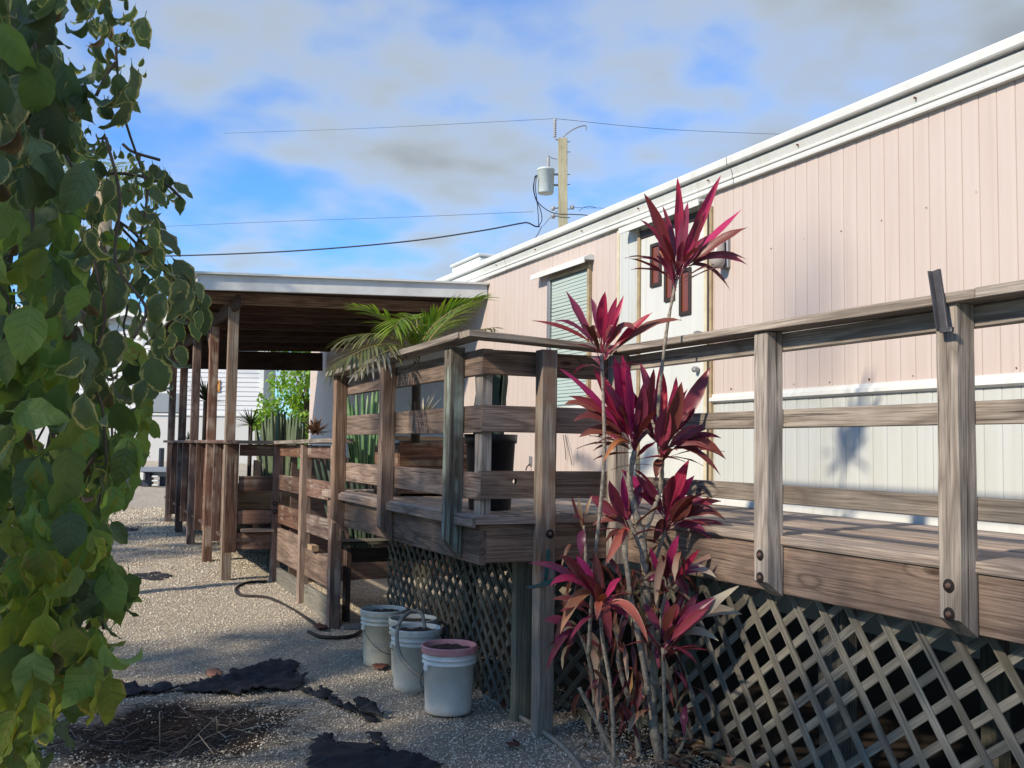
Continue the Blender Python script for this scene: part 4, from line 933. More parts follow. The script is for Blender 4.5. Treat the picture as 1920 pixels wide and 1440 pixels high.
def crown(stem, base, tips, D, extra=8, ecol='mb', elen=.30, wd=.075, updown=(-.2, .9)):
    b0 = at(*base, D)
    for tpl in tips:
        x_, y_, c_ = tpl[:3]; bl = tpl[3] if len(tpl) > 3 else .05; wm = tpl[4] if len(tpl) > 4 else 1.0; dd = tpl[5] if len(tpl) > 5 else random.uniform(-.14, .10)
        bb = b0 + Vector((0, 0, random.uniform(-.05, .04))); tp = at(x_, y_, D+dd); L = (tp-bb).length
        vs_, fs_, uv_ = leaf_strip(bb, tp, .64*wd*wm*random.uniform(.75, 1.15), Vector((random.uniform(-.3, .3)*bl, random.uniform(-.3, .3)*bl, bl*1.15+.015)) + Vector((random.uniform(-.03, .03), 0, 0)), 10, random.uniform(.2, .7), .20, .06, flat=(-.45+random.uniform(-.4, .4), -.8, .55+random.uniform(-.3, .3)))
        mobj('leaf', mesh(vs_, fs_, 'leaf', True, uv_), CM[c_], stem)
    for i in range(extra):
        a = random.uniform(0, 2*PI); e = random.uniform(*updown); d = Vector((math.cos(a)*math.cos(e), math.sin(a)*math.cos(e), math.sin(e))); L = elen*random.uniform(.7, 1.05)
        bb = b0 + Vector((0, 0, random.uniform(-.07, .03)))
        vs_, fs_, uv_ = leaf_strip(bb, bb+d*L, .56*wd*random.uniform(.7, 1.0), Vector((0, 0, L*random.uniform(.05, .3))), 9, random.uniform(.15, .5), .15, .05)
        mobj('leaf', mesh(vs_, fs_, 'leaf', True, uv_), CM[random.choice(ecol)], stem)
crown(s3, (1268, 520), [(1270, 332, 'p', 0), (1207, 362, 'm', .02), (1222, 396, 'p', .0), (1200, 412, 'm', .05), (1352, 328, 'p', .0, 1.2), (1391, 392, 'p', -.03, .7), (1403, 426, 'b', .03, 1.2), (1402, 487, 'b', .10), (1402, 497, 'm', .09), (1370, 546, 'b', .12, .7), (1290, 378, 'm', 0), (1318, 392, 'm', .0), (1242, 385, 'm', 0, .6), (1300, 430, 'b', 0, 1.0), (1255, 420, 'm', 0), (1235, 470, 'o', .02, .6), (1290, 470, 'm', .02, .8), (1330, 440, 'm', .02, .8)], D0, 12, 'mmb', .27, .075, (-.1, 1.0))
crown(s4, (1128, 668), [(1062, 547, 'm', .03), (998, 601, 'm', .03, .7), (1040, 602, 'm', .06, .8), (1135, 546, 'p', 0), (1157, 556, 'p', 0, .9), (1170, 553, 'p', 0, .9), (1108, 558, 'm', 0), (1223, 586, 'p', .02, .8), (1278, 600, 'b', .09, .9), (1102, 642, 'b', .12, 1.1), (1190, 620, 'b', .11, 1.3), (1150, 610, 'm', .02)], D0-.1, 6, 'mb', .24)
crown(s_main, (1190, 838), [(1152, 668, 'p', 0, 1.3), (1166, 664, 'p', 0, 1.2), (1114, 690, 'p', .0, 1.3), (1058, 758, 'b', .10), (1074, 790, 'b', .12), (1048, 690, 'p', .05, .8), (1066, 742, 'm', .05), (1178, 682, 'p', .0), (1226, 690, 'm', 0), (1134, 720, 'm', 0, 1.3), (1130, 868, 'o', .10, .6), (1098, 770, 'b', .05, 1.2), (1210, 760, 'b', .0, 1.5), (1160, 760, 'b', 0, 1.5), (1120, 820, 'b', .08, 1.2), (1085, 820, 'b', .09), (1205, 720, 'm', 0)], D0, 12, 'mbp', .30, .085)
crown(s2, (1240, 850), [(1332, 688, 'm', 0, 1.4), (1278, 716, 'b', 0, 1.6), (1268, 706, 'p', 0), (1238, 684, 'p', 0, 1.1), (1370, 785, 'm', .02, .6), (1354, 822, 'm', .09, .8), (1362, 862, 'b', .12), (1336, 848, 'b', .06), (1352, 893, 'b', .1, .8), (1200, 680, 'm', 0), (1290, 728, 'm', .02, .6), (1300, 760, 'm', 0, 1.2), (1175, 720, 'm', 0), (1255, 760, 'm', 0, 1.5), (1320, 800, 'm', .03), (1230, 900, 'b', .04)], D0+.05, 9, 'mb', .30, .085)
crown(s11, (1250, 978), [(1292, 862, 'p', 0, 1.4), (1302, 892, 'p', 0, 1.2), (1378, 996, 'm', .05, 1.1), (1345, 962, 'b', .04, 1.3), (1352, 940, 'm', .06), (1332, 1010, 'm', .05), (1212, 905, 'm', 0), (1190, 888, 'm', 0), (1165, 880, 'p', 0, .9), (1360, 975, 'b', .08), (1300, 930, 'b', .0, 1.5), (1270, 920, 'm', 0, 1.3), (1320, 935, 'm', .02, 1.2), (1225, 1020, 'b', .05)], D0+.05, 14, 'mb', .32, .085)
crown(s10, (1180, 990), [(1104, 930, 'm', .03), (1122, 958, 'b', .02), (1168, 890, 'p', 0, .8), (1142, 900, 'm', 0), (1110, 985, 'b', .07), (1150, 1030, 'b', .07), (1205, 905, 'm', 0), (1135, 1060, 'o', .08)], D0, 8, 'mb', .26, .08)
crown(s8, (1250, 1090), [(1274, 1002, 'p', 0, .9), (1312, 1030, 'p', .02, .9), (1218, 1026, 'p', .03, .8), (1335, 1072, 'p', .05, .7), (1355, 1038, 'd', .06, .6), (1290, 1120, 'm', .04), (1345, 1085, 'w', .07, .7), (1215, 1090, 'm', .05), (1240, 1040, 'm', 0)], D0-.05, 10, 'mbd', .24, .07, (-.6, .6))
crown(s6, (1125, 1138), [(1080, 1040, 'p', .0, 1.1), (990, 1056, 'm', .08, .9), (1048, 1040, 'm', .04), (1164, 1084, 'p', .02, .9), (1034, 1124, 'o', .05, .8), (1050, 1190, 'o', .14), (1145, 1212, 'm', .12, 1.2), (1216, 1206, 'o', .16, 1.1), (1178, 1160, 'm', .09, 1.3), (1112, 1030, 'b', 0, 1.1), (1030, 1100, 'p', .1, .8), (1090, 1075, 'm', 0)], D0-.25, 8, 'mbo', .24, .075, (-.4, .9))
crown(s7, (1243, 1215), [(1386, 1098, 'w', .02, 1.2), (1392, 1152, 'w', .10, 1.2), (1348, 1202, 'w', .08, .7), (1310, 1110, 'm', 0, 1.2), (1330, 1140, 'm', .03, 1.3), (1300, 1180, 'm', .05), (1250, 1120, 'm', 0), (1205, 1130, 'm', 0), (1340, 1120, 'm', 0, 1.4), (1270, 1130, 'b', 0, 1.2)], D0-.2, 8, 'mb', .26, .075)
crown(s6b, (1090, 1190), [(1018, 1165, 'm', .06), (1022, 1262, 'm', .12), (1120, 1290, 'd', .1), (1060, 1240, 'm', .1), (1130, 1250, 'd', .09), (1040, 1210, 'm', .08)], D0+.1, 6, 'mdd', .22, .07, (-.9, .3))
crown(s9, (1095, 990), [(1070, 925, 'b', .0, .5), (1085, 930, 'd', .0, .4), (1110, 930, 'd', 0, .4), (1075, 970, 'm', .02, .7), (1090, 1050, 'm', .05, .8)], D0-.1, 0)
# dry leaves hanging along the stems
for i in range(120):
    x_ = random.gauss(1190, 62); y_ = random.uniform(1010, 1330); x_ = min(max(x_, 1075), 1300); b0 = at(x_, y_, D0+random.uniform(-.12, .15)); L = random.uniform(.14, .28); a = random.uniform(0, 2*PI)
    tp = b0 + Vector((math.cos(a)*L*.45, math.sin(a)*L*.45, -L*random.uniform(.5, 1)))
    vs_, fs_, uv_ = leaf_strip(b0, tp, random.uniform(.018, .042), (math.cos(a)*.04, math.sin(a)*.04, .04), 8, random.uniform(.3, .9), .12, .12, flat=(random.uniform(-1, 1), random.uniform(-1, 0), .3))
    mobj('dead_leaf', mesh(vs_, fs_, 'leaf', True, uv_), CM[random.choice('dddbbbmo')], random.choice([s_main, s6, s7, s5]))
bd = M.setdefault('dleaf', plain('x', (.1, .03, .02)))
for i in range(1):
    L = []
    for k in range(130):
        p_ = on_ground(random.gauss(1290, 70), random.uniform(1385, 1470)); p_.z = .01+random.uniform(0, .02); a = random.uniform(0, 2*PI); l_ = random.uniform(.04, .12)
        L.append(leaf_strip(p_, p_+Vector((math.cos(a)*l_, math.sin(a)*l_, random.uniform(-.005, .02))), .035, (0, 0, .02), 4, .4, .1))
    mobj('leaf_litter', merge_strips(L), cdry, label='red-brown dead leaves heaped at the foot of the pink leaved plant', cat='leaf litter', kind='stuff')

# ------------------------------------------------------------------ left foreground shrub
HB = [(0, 278), (60, 284), (90, 250), (110, 275), (200, 285), (232, 250), (260, 232), (300, 300), (340, 340), (372, 357), (400, 300), (430, 290), (450, 325), (480, 352), (520, 380), (560, 394), (620, 392), (645, 375), (700, 322), (760, 322), (830, 290), (870, 262), (930, 262), (960, 235), (1000, 215), (1060, 222), (1120, 250), (1165, 245), (1190, 205), (1250, 215), (1310, 228), (1350, 190), (1365, 95), (1440, 74), (1600, 70)]
def hb(v):
    if v <= 0: return 276
    for (a, b), (c, d) in zip(HB[:-1], HB[1:]):
        if a <= v <= c: return b + (d-b)*(v-a)/(c-a)
    return 70
shr_g = leafmat('shrub_leaf_green', (.17, .28, .085), (.20, .32, .09), rib=(.26, .36, .16), var=.45, huev=.03, rough=.55, trans=.4, veins=8, blotch=(.26, .24, .04))
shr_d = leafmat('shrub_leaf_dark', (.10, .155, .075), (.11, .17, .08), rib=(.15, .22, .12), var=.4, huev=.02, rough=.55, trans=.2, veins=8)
shr_v = leafmat('shrub_leaf_variegated', (.13, .185, .10), (.14, .20, .10), edge=(.52, .47, .21), edge_w=.24, rib=(.20, .26, .14), var=.35, huev=.02, rough=.55, trans=.35, veins=8)
shr_y = leafmat('shrub_leaf_lime', (.20, .29, .045), (.30, .36, .06), edge=(.4, .36, .09), edge_w=.15, rib=(.34, .38, .13), var=.3, huev=.02, rough=.45, trans=.35, veins=8, blotch=(.30, .20, .05))
shr_b = leafmat('shrub_leaf_withered', (.12, .09, .05), (.18, .13, .07), edge=(.22, .15, .07), edge_w=.3, var=.3, rough=.6, trans=.15)
def ovate(L, wd, curl, fold, seed):
    r = random.Random(seed); n = 14; vs_, uv_, fs_ = [], [], []
    ang = 0; p_ = Vector((0, 0, 0)); bend = curl/n
    for i in range(n+1):
        s_ = i/n; q = max(0, (s_-.14)/.86)
        w_ = wd*(math.sin(PI*q**.70)**.95*(1.12-.32*q) if 0 < q < 1 else 0)*.5
        if i % 2: w_ *= 1.055
        w_ = max(w_, .010 if s_ <= .14 else .001)
        wob = .07*wd*math.sin(i*1.25+seed)
        for uu, f1 in ((0, -1), (.25, -.5), (.5, 0), (.75, .5), (1, 1)):
            zf = fold*abs(f1)**1.3*w_ + (wob*f1*abs(f1) if 0 < q < 1 else 0)
            vs_.append(p_ + Vector((f1*w_, math.sin(ang)*zf*-1, 0)) + Vector((0, 0, math.cos(ang)*zf))); uv_.append((uu, s_))
        p_ = p_ + Vector((0, math.cos(ang), math.sin(ang)))*(L/n); ang -= bend*(1+.6*s_)
    for i in range(n):
        for k in range(4): a = i*5+k; fs_.append((a, a+1, a+6, a+5))
    return mesh(vs_, fs_, 'leaf', True, uv_)
LV = []     # leaf variants: mesh data without material, per material copies
for sd_i in range(5):
    LV.append([1.0, ovate(1.0, (.50, .44, .54, .33, .28)[sd_i], (.8, 1.3, .5, 2.0, 2.6)[sd_i], (.2, .5, .0, .8, .9)[sd_i], sd_i)])
LM = {}
def lv(i, mk):
    k = (i, mk.name)
    if k not in LM:
        me = LV[i][1].copy(); me.materials.clear(); me.materials.append(mk); LM[k] = me
    return LM[k]
shrub = thing('leafy_shrub', 'big variegated leafy shrub filling the left edge of the photo', 'shrub', (-.35, 2.6, 0))
def leafmatrix(pos, size, facing, droop):
    yv = Vector((random.uniform(-.5, .5), random.uniform(-.5, .5), -droop)).normalized()     # leaf length direction
    zv = (facing - yv*facing.dot(yv)).normalized(); xv = yv.cross(zv)
    W = Matrix((xv*size*random.uniform(.85, 1.1), yv*size, zv*size)).transposed().to_4x4(); W.translation = pos; return W
cand = []
tries = 0
while len(cand) < 950 and tries < 60000:
    tries += 1
    v = random.uniform(-60, 1500); u = hb(v)*(1-random.random()**1.6*1.1) 
    if u < -60: continue
    size = random.uniform(.06, .145) if u < hb(v)*.6 else random.uniform(.05, .10)
    if v < 440 and u > 120:
        size *= .72
        if random.random() < .45: continue
    D = random.uniform(1.5, 2.4) if u < hb(v)*.62 else random.uniform(1.8, 2.9)
    if v > 950: D = random.uniform(1.5, 2.2)
    size = min(size, .072*D)
    pos = at(u, v, D)
    tip = pos + Vector((0, 0, -size*.75)); pu, pv_ = project(tip); half = size*.3/D*FPX
    if pu+half > hb(pv_)+6 or u+half*.5 > hb(v)+6: continue
    if pos.z < .03: continue
    cand.append((D, u, v, pos, size))
cand.sort(key=lambda c: -c[4]/c[0])
stuffL = {}
def pickmat(u, v):
    r = random.random()
    if v < 720 and u > 110 + 60*random.random(): return shr_v if r < .80 else (shr_d if r < .93 else shr_b)
    if v > 900 and u < 120 and r < .28: return shr_y
    if v > 1080 and r < .28: return shr_y
    if v < 330: return shr_d if r < .55 else (shr_v if r < .85 else shr_b)
    return shr_g if r < .70 else (shr_d if r < .85 else (shr_v if r < .90 else (shr_b if r < .94 else shr_y)))
def facing_cam():
    f = Vector((.2, -1, .5)) + Vector((random.gauss(0, .8), random.gauss(0, .5), random.gauss(0, .55))); return f.normalized()
for i, (D, u, v, pos, size) in enumerate(cand):
    mk = pickmat(u, v); vi = random.choice((3, 4, 3, 4, 1)) if (v < 440 and u > 90) else random.choice((0, 0, 1, 1, 2, 3))
    if mk is shr_b: size *= .75; vi = random.choice((3, 4))
    W = leafmatrix(pos, size*1.08, facing_cam(), random.uniform(.5, 1.6))
    if i < 290:
        mobj('leaf', lv(vi, mk), None, shrub, W)
    else: stuffL.setdefault(mk.name, []).append((vi, W, mk))
# the depth of the shrub: a volume of leaves behind and to the left of the visible face
tries = 0; n_in = 0
while n_in < 2000 and tries < 90000:
    tries += 1
    pos = Vector((random.uniform(-1.7, .22), random.uniform(1.7, 4.4), random.uniform(.05, 3.3)))
    pu, pv_ = project(pos)
    if (pos-CAM).length < 1.7: continue
    if pv_ < 1500 and pu > hb(min(max(pv_, 0), 1440)) - (42 if pv_ > 440 else 95)*2.4/pos.y: continue
    n_in += 1; size = random.uniform(.07, .13)
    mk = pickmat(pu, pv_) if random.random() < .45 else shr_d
    stuffL.setdefault(mk.name, []).append((random.randrange(5), leafmatrix(pos, size, facing_cam(), random.uniform(.3, 1.4)), mk))
LC = []
for _, me in LV:
    co = np.empty(len(me.vertices)*3); me.vertices.foreach_get('co', co); F_ = np.array([tuple(p_.vertices) for p_ in me.polygons]); uvd = np.empty(len(me.loops)*2); me.uv_layers[0].data.foreach_get('uv', uvd)
    LC.append((co.reshape(-1, 3), F_, uvd.reshape(-1, 2)))
def leafcloud(name, items, parent=None, **k):
    V, F, U = [], [], []; off = 0
    for vi, W, mk in items:
        co, F_, uvd = LC[vi]; A_ = np.array(W)
        V.append(co @ A_[:3, :3].T + A_[:3, 3]); F.append(F_+off); U.append(uvd); off += len(co)
    V = np.concatenate(V); F = np.concatenate(F); U = np.concatenate(U)
    me = bpy.data.meshes.new(name); me.vertices.add(len(V)); me.vertices.foreach_set('co', V.ravel()); me.loops.add(F.size); me.loops.foreach_set('vertex_index', F.ravel().astype(np.int32))
    me.polygons.add(len(F)); me.polygons.foreach_set('loop_start', np.arange(0, F.size, 4, dtype=np.int32)); me.polygons.foreach_set('loop_total', np.full(len(F), 4, dtype=np.int32))
    uv = me.uv_layers.new(name='UVMap'); uv.data.foreach_set('uv', U.astype(np.float32).ravel()); me.update(); me.validate(); me.shade_smooth(); me.materials.append(items[0][2])
    return mobj(name, me, None, parent, **k)
for kname, items in stuffL.items(): leafcloud('foliage', items, shrub, kind='stuff')
sbark = plain('shrub_bark', (.11, .08, .055), .9, dirt=(.04, .03, .02), dirt_amt=.8, scale=30)
for (pts, r0, r1) in [([(-.3, 2.7, 0), (-.28, 2.6, .8), (-.15, 2.5, 1.5), (-.1, 2.5, 2.2), (0, 2.5, 2.7)], .03, .01), ([(-.4, 2.9, 0), (-.5, 3.0, 1), (-.4, 3.1, 2), (-.2, 3.1, 2.8)], .035, .012), ([(-.25, 2.5, .9), (-.1, 2.3, 1.2), (-.02, 2.1, 1.3)], .012, .005),
                       ([(-.2, 3.2, 0), (-.1, 3.3, 1.0), (.05, 3.2, 1.8)], .02, .008), ([(-.8, 3.4, 0), (-.8, 3.4, 1.5), (-.7, 3.2, 2.8)], .04, .015), ([(-1.2, 2.8, 0), (-1.1, 2.8, 1.5), (-1.2, 2.8, 2.9)], .04, .015)]:
    q = spline(pts, 5); tube('stem', q, [r0+(r1-r0)*i/(len(q)-1) for i in range(len(q))], sbark, shrub, 7)
for pts, D in (([(150, 330), (215, 325), (262, 330), (310, 345), (340, 372)], 2.2), ([(230, 270), (250, 285), (300, 300)], 2.3), ([(180, 180), (200, 140), (215, 120)], 2.0), ([(230, 430), (280, 480), (330, 510), (370, 560)], 2.4), ([(200, 400), (255, 440), (290, 490), (310, 510)], 2.3), ([(180, 850), (120, 960), (170, 1060), (195, 1180)], 1.8), ([(80, 240), (60, 400), (80, 520)], 1.6)):
    tube('twig', spline([at(x_, y_, D) for x_, y_ in pts], 5), .0035, sbark, shrub, 6)
for i in range(26):
    x0_ = random.uniform(10, 300); y0_ = random.uniform(20, 900); D_ = random.uniform(1.7, 2.4); x0_ = min(x0_, hb(y0_)-35)
    q_ = [at(x0_, y0_, D_)]
    for k in range(4): q_.append(q_[-1] + Vector((random.uniform(-.03, .05), random.uniform(-.04, .03), random.uniform(-.12, -.05))))
    if all(project(p_)[0] < hb(max(0, project(p_)[1]))-15 for p_ in q_): tube('twig', spline(q_, 4), .0028, sbark, shrub, 5)
# hero leaves along the outline
for (x_, y_, L_, ang, mk, D) in [(245, 108, .13, (.15, -1), shr_v, 1.9), (232, 160, .12, (.1, -1), shr_v, 1.95), (275, 20, .10, (-.25, -1), shr_v, 2.0), (70, 95, .13, (.0, -1), shr_g, 1.55), (100, 165, .15, (-.1, -1), shr_d, 1.6), (0, 25, .12, (.3, -1), shr_g, 1.5), (285, 262, .0, (0, -1), shr_v, 2.2),
                              (285, 300, .07, (.2, -1), shr_v, 2.3), (320, 340, .07, (1, -.5), shr_v, 2.3), (340, 362, .06, (-.2, -1), shr_v, 2.3), (265, 345, .09, (1, -.6), shr_v, 2.3), (240, 335, .08, (.0, -1), shr_v, 2.3), (225, 335, .07, (-.3, -1), shr_v, 2.3), (250, 395, .09, (.9, -.3), shr_v, 2.2), (290, 425, .10, (.9, -.7), shr_v, 2.3),
                              (320, 480, .11, (.8, -.9), shr_v, 2.3), (330, 500, .11, (.3, -1), shr_v, 2.3), (350, 545, .11, (.35, -1), shr_v, 2.4), (375, 560, .11, (.1, -1), shr_v, 2.4), (300, 545, .10, (-.1, -1), shr_v, 2.4), (345, 590, .11, (-.4, -1), shr_v, 2.4), (305, 700, .08, (.1, -1), shr_v, 2.5), (290, 640, .10, (.2, -1), shr_v, 2.5),
                              (262, 500, .09, (.1, -1), shr_d, 2.3), (175, 445, .11, (1, -.1), shr_g, 1.9), (100, 460, .12, (.9, -.6), shr_g, 1.8), (190, 480, .12, (.6, -.9), shr_g, 1.9), (120, 815, .16, (.15, -1), shr_g, 1.5), (10, 770, .11, (1, -.05), shr_g, 1.6), (140, 765, .12, (.4, -1), shr_g, 1.65), (215, 740, .11, (.3, -1), shr_g, 1.8), (215, 800, .11, (.1, -1), shr_g, 1.9),
                              (60, 890, .11, (.6, -1), shr_g, 1.6), (50, 920, .12, (.5, -1), shr_g, 1.6), (185, 1260, .10, (.05, -1), shr_y, 1.6), (165, 1215, .09, (-.05, -1), shr_y, 1.65), (90, 1130, .13, (-.2, -1), shr_y, 1.5), (130, 1140, .13, (.3, -1), shr_y, 1.55), (240, 1060, .11, (.1, -1), shr_g, 1.8), (205, 1090, .10, (.1, -1), shr_g, 1.75), (20, 1190, .12, (.1, -1), shr_g, 1.5), (60, 1250, .12, (.1, -1), shr_y, 1.5), (30, 1330, .12, (.0, -1), shr_y, 1.5), (205, 1255, .11, (.1, -1), shr_y, 1.62), (20, 1000, .06, (.5, -1), shr_y, 1.5), (50, 1020, .06, (.3, -.6), shr_y, 1.5), (25, 1040, .07, (.8, -.6), shr_y, 1.5), (10, 975, .07, (.3, -1), shr_y, 1.5), (60, 1050, .06, (.1, -1), shr_y, 1.52), (195, 640, .12, (1, -.3), shr_y, 1.9)]:
    if L_ == 0: continue
    right = RM @ Vector((1, 0, 0)); upv = RM @ Vector((0, 1, 0)); yv = (right*ang[0] + upv*ang[1]).normalized(); f = facing_cam(); zv = (f - yv*f.dot(yv)).normalized(); xv = yv.cross(zv); L_ *= .92
    W = Matrix((xv*L_, yv*L_, zv*L_)).transposed().to_4x4(); W.translation = at(x_, y_, D)
    stuff_hero = mobj('leaf', lv(random.randrange(3), mk), None, shrub, W)

# ------------------------------------------------------------------ trees
def leaf_tree(name, label, cat, base, H_, R_, n, mat, leaf=.16, lean=(0, 0), clumps=26, zlo=.3, squash=.8, seed=1, trunk_r=.12):
    r = random.Random(seed); base = Vector(base); t_ = thing(name, label, cat, base)
    top_ = base + Vector((lean[0], lean[1], H_))
    tube('trunk', [base-Vector((0, 0, .1)), base.lerp(top_, .35), base.lerp(top_, .8)], [trunk_r, trunk_r*.7, trunk_r*.25], sbark, t_, 9)
    cs_ = []
    for i in range(clumps):
        a = r.uniform(0, 2*PI); hh = r.uniform(zlo, 1); rr = R_*math.sqrt(r.random())*(1.1-.6*abs(hh-.55)*1.4)
        c_ = base + Vector((lean[0]*hh+math.cos(a)*rr, lean[1]*hh+math.sin(a)*rr, H_*hh)); cs_.append((c_, R_*r.uniform(.22, .42)))
        if i % 3 == 0: tube('branch', [base.lerp(top_, max(.2, hh-.25)), c_], [trunk_r*.25, .015], sbark, t_, 5)
    items = []
    for i in range(n):
        c_, q = cs_[r.randrange(len(cs_))]; d = Vector((r.gauss(0, 1), r.gauss(0, 1), r.gauss(0, 1)*squash)).normalized()*q*r.random()**.4
        items.append((r.randrange(5), leafmatrix(c_+d, leaf*r.uniform(.6, 1.3), Vector((r.gauss(0, .6), r.gauss(0, .6), 1)).normalized(), r.uniform(-.2, .6)), mat))
    leafcloud('crown', items, t_, kind='stuff'); return t_
treeg = leafmat('bright_tree_leaf', (.15, .30, .03), (.24, .40, .05), var=.45, huev=.03, trans=.4)
tb_ = at(572, 850, 27); leaf_tree('leafy_tree', 'bright green feathery tree seen beyond the porch', 'tree', (tb_.x, tb_.y, .3), 4.5, 1.25, 9000, treeg, .15, clumps=60, seed=4, zlo=.06, squash=.45)
tgr = leafmat('shade_tree_leaf', (.04, .08, .025), (.05, .10, .03), var=.4, trans=.25)
# the trees along the left boundary whose shade falls on the path
leaf_tree('shade_tree', 'dark tree of the left boundary standing just outside the photo nearest the camera', 'tree', (-4.4, .2, 0), 5.2, 1.6, 1700, tgr, .26, clumps=60, seed=5, zlo=.2)
leaf_tree('shade_tree', 'dark tree of the left boundary outside the photo beside the buckets', 'tree', (-4.2, 2.7, 0), 5.1, 1.6, 1700, tgr, .26, clumps=60, seed=6, zlo=.15)
leaf_tree('shade_tree', 'dark tree of the left boundary outside the photo beside the low guard', 'tree', (-4.0, 4.9, 0), 5.3, 1.4, 3000, tgr, .24, clumps=54, seed=7, zlo=.12)
leaf_tree('shade_tree', 'slim tall tree of the left boundary outside the photo behind the others', 'tree', (-9.6, 0.9, 0), 11.3, .5, 30, tgr, .2, clumps=7, seed=8, zlo=.955, trunk_r=.03)
leaf_tree('shade_tree', 'dark tree of the left boundary far down the gravel path', 'tree', (-4.0, 12.9, .2), 5.6, 2.1, 4200, tgr, .24, clumps=60, seed=9, zlo=.2)
# palm crown peeping behind the shrub
pp = at(196, 345, 9); pt = thing('far_palm', 'small palm crown peeping out behind the left shrub', 'palm', (pp.x, pp.y, 0)); tube('trunk', [(pp.x, pp.y, 0), pp], .08, M['palmw'], pt)
for k in range(9):
    a = 2*PI*k/9; frond(pt, pp, pp+Vector((math.cos(a)*.35, math.sin(a)*.35, .25)), pp+Vector((math.cos(a)*.62, math.sin(a)*.62, -.05)), .22, pal_g, 14)

# ------------------------------------------------------------------ white sided house beyond
hs = thing('sided_house', 'white house with lap siding and a pale gable roof beyond the porch', 'house', (4.4, 36, .3))
lap = plain('white_vinyl_siding', (.54, .56, .57), .5, dirt=(.55, .57, .57), dirt_amt=.5, scale=1)
cr_ = at(490, 740, 33); cl_ = at(200, 740, 33)
u_ = Vector((cl_.x-cr_.x, cl_.y-cr_.y, 0)).normalized(); nrm_ = Vector((-u_.y, u_.x, 0)); 
if nrm_.y > 0: nrm_ = -nrm_
def HZ(py_): return at(490, py_, 33).z
zb_, zt_ = .3, HZ(655)
vs, fs = [], []; zbelt = HZ(778); z = zbelt; LW = 9.0; step = .155
gable = lambda s_: zt_ + s_*.26
while z < zt_+1.3:
    s0 = 0 if z+step < zt_ else (z+step-zt_)/.26
    if s0 > LW: break
    a = cr_.xy.to_3d() + u_*s0; b = cr_.xy.to_3d() + u_*LW; k = len(vs)
    vs += [Vector((a.x, a.y, z))+nrm_*.03, Vector((b.x, b.y, z))+nrm_*.03, Vector((b.x, b.y, z+step))+nrm_*.004, Vector((a.x, a.y, z+step))+nrm_*.004, Vector((a.x, a.y, z)), Vector((b.x, b.y, z))]
    fs += [(k, k+1, k+2, k+3), (k+4, k+5, k+1, k)]; z += step
mobj('siding', mesh(vs, fs), lap, hs)
def hbox(nm, s0, s1, z0_, z1_, o0, o1, mat, par=hs):
    C0 = cr_.xy.to_3d() + u_*((s0+s1)/2) + nrm_*((o0+o1)/2); W = Matrix((u_, nrm_, Vector((0, 0, 1)))).transposed().to_4x4(); W.translation = Vector((C0.x, C0.y, (z0_+z1_)/2))
    return mobj(nm, box_mesh(-(s1-s0)/2, -abs(o1-o0)/2, -(z1_-z0_)/2, (s1-s0)/2, abs(o1-o0)/2, (z1_-z0_)/2), mat, par, W)
hbox('lower_wall', 0, LW, .2, zbelt, 0, .05, plain('white_block_wall', (.48, .49, .48), .8, dirt=(.5, .5, .48), dirt_amt=.6, scale=1.5)); hbox('body', 0.75, LW, .2, zt_, -5, -.01, lap)
hbox('corner_board', -.08, .06, zbelt, zt_, 0, .07, M['trim']); hbox('ledge', -.05, LW, zbelt-.06, zbelt, .05, .11, M['trim'])
wn_ = hbox('window', 2.55, 3.6, HZ(776), HZ(740), .03, .06, plain('grey_window_screen', (.22, .25, .27), .4)); hbox('frame', 2.5, 3.65, HZ(778), HZ(776), .03, .1, M['darkmetal'], wn_)
op = hbox('shutter', 1.38, 1.72, HZ(736), HZ(714), .03, .07, plain('orange_board', (.55, .25, .06), .7))
# rake boards and roof
a = cr_.xy.to_3d() - u_*.45; k0 = Vector((a.x, a.y, gable(-.45)))+nrm_*.35; a2 = cr_.xy.to_3d() + u_*4.5; k1 = Vector((a2.x, a2.y, gable(4.5)))+nrm_*.35; a3 = cr_.xy.to_3d()+u_*9.5; k2 = Vector((a3.x, a3.y, gable(-.5)))+nrm_*.35
board('rake_board', k0, k1, .22, .04, M['trim'], hs, n=1); board('rake_board', k1, k2, .22, .04, M['trim'], hs, n=1)
bk = -nrm_*6
mobj('roof', mesh([k0+Vector((0, 0, .12)), k1+Vector((0, 0, .12)), k2+Vector((0, 0, .12)), k0+bk+Vector((0, 0, .12)), k1+bk+Vector((0, 0, .12)), k2+bk+Vector((0, 0, .12))], [(0, 1, 4, 3), (1, 2, 5, 4)]), plain('pale_roof', (.5, .5, .5), .8), hs)
# trailer and clutter far down the path
tp_ = on_ground(262, 912); tr_ = thing('open_trailer', 'grey open trailer frame with dark posts at the far end of the gravel path', 'trailer', (tp_.x, tp_.y, gz(0, tp_.y)))
g0 = gz(0, tp_.y)
def TB(nm, x0_, x1_, py0, py1, mat, dy=0, th=.1):
    D = tp_.dot(FW) - CAM.dot(FW) + dy; a = at(x0_, py1, D); b = at(x1_, py0, D); c_ = (a+b)/2; W = Matrix.Rotation(-YAW, 4, 'Z'); W.translation = c_
    hx_, hz_ = abs((RM @ Vector((1, 0, 0))).dot(b-a))/2, abs(b.z-a.z)/2
    mobj(nm, box_mesh(-hx_, -th/2, -hz_, hx_, th/2, hz_, .01), mat, tr_, W)
navy = plain('navy_painted_steel', (.025, .03, .05), .5); gp = plain('grey_painted_steel', (.2, .23, .27), .5); redp = plain('red_steel', (.16, .03, .03), .6)
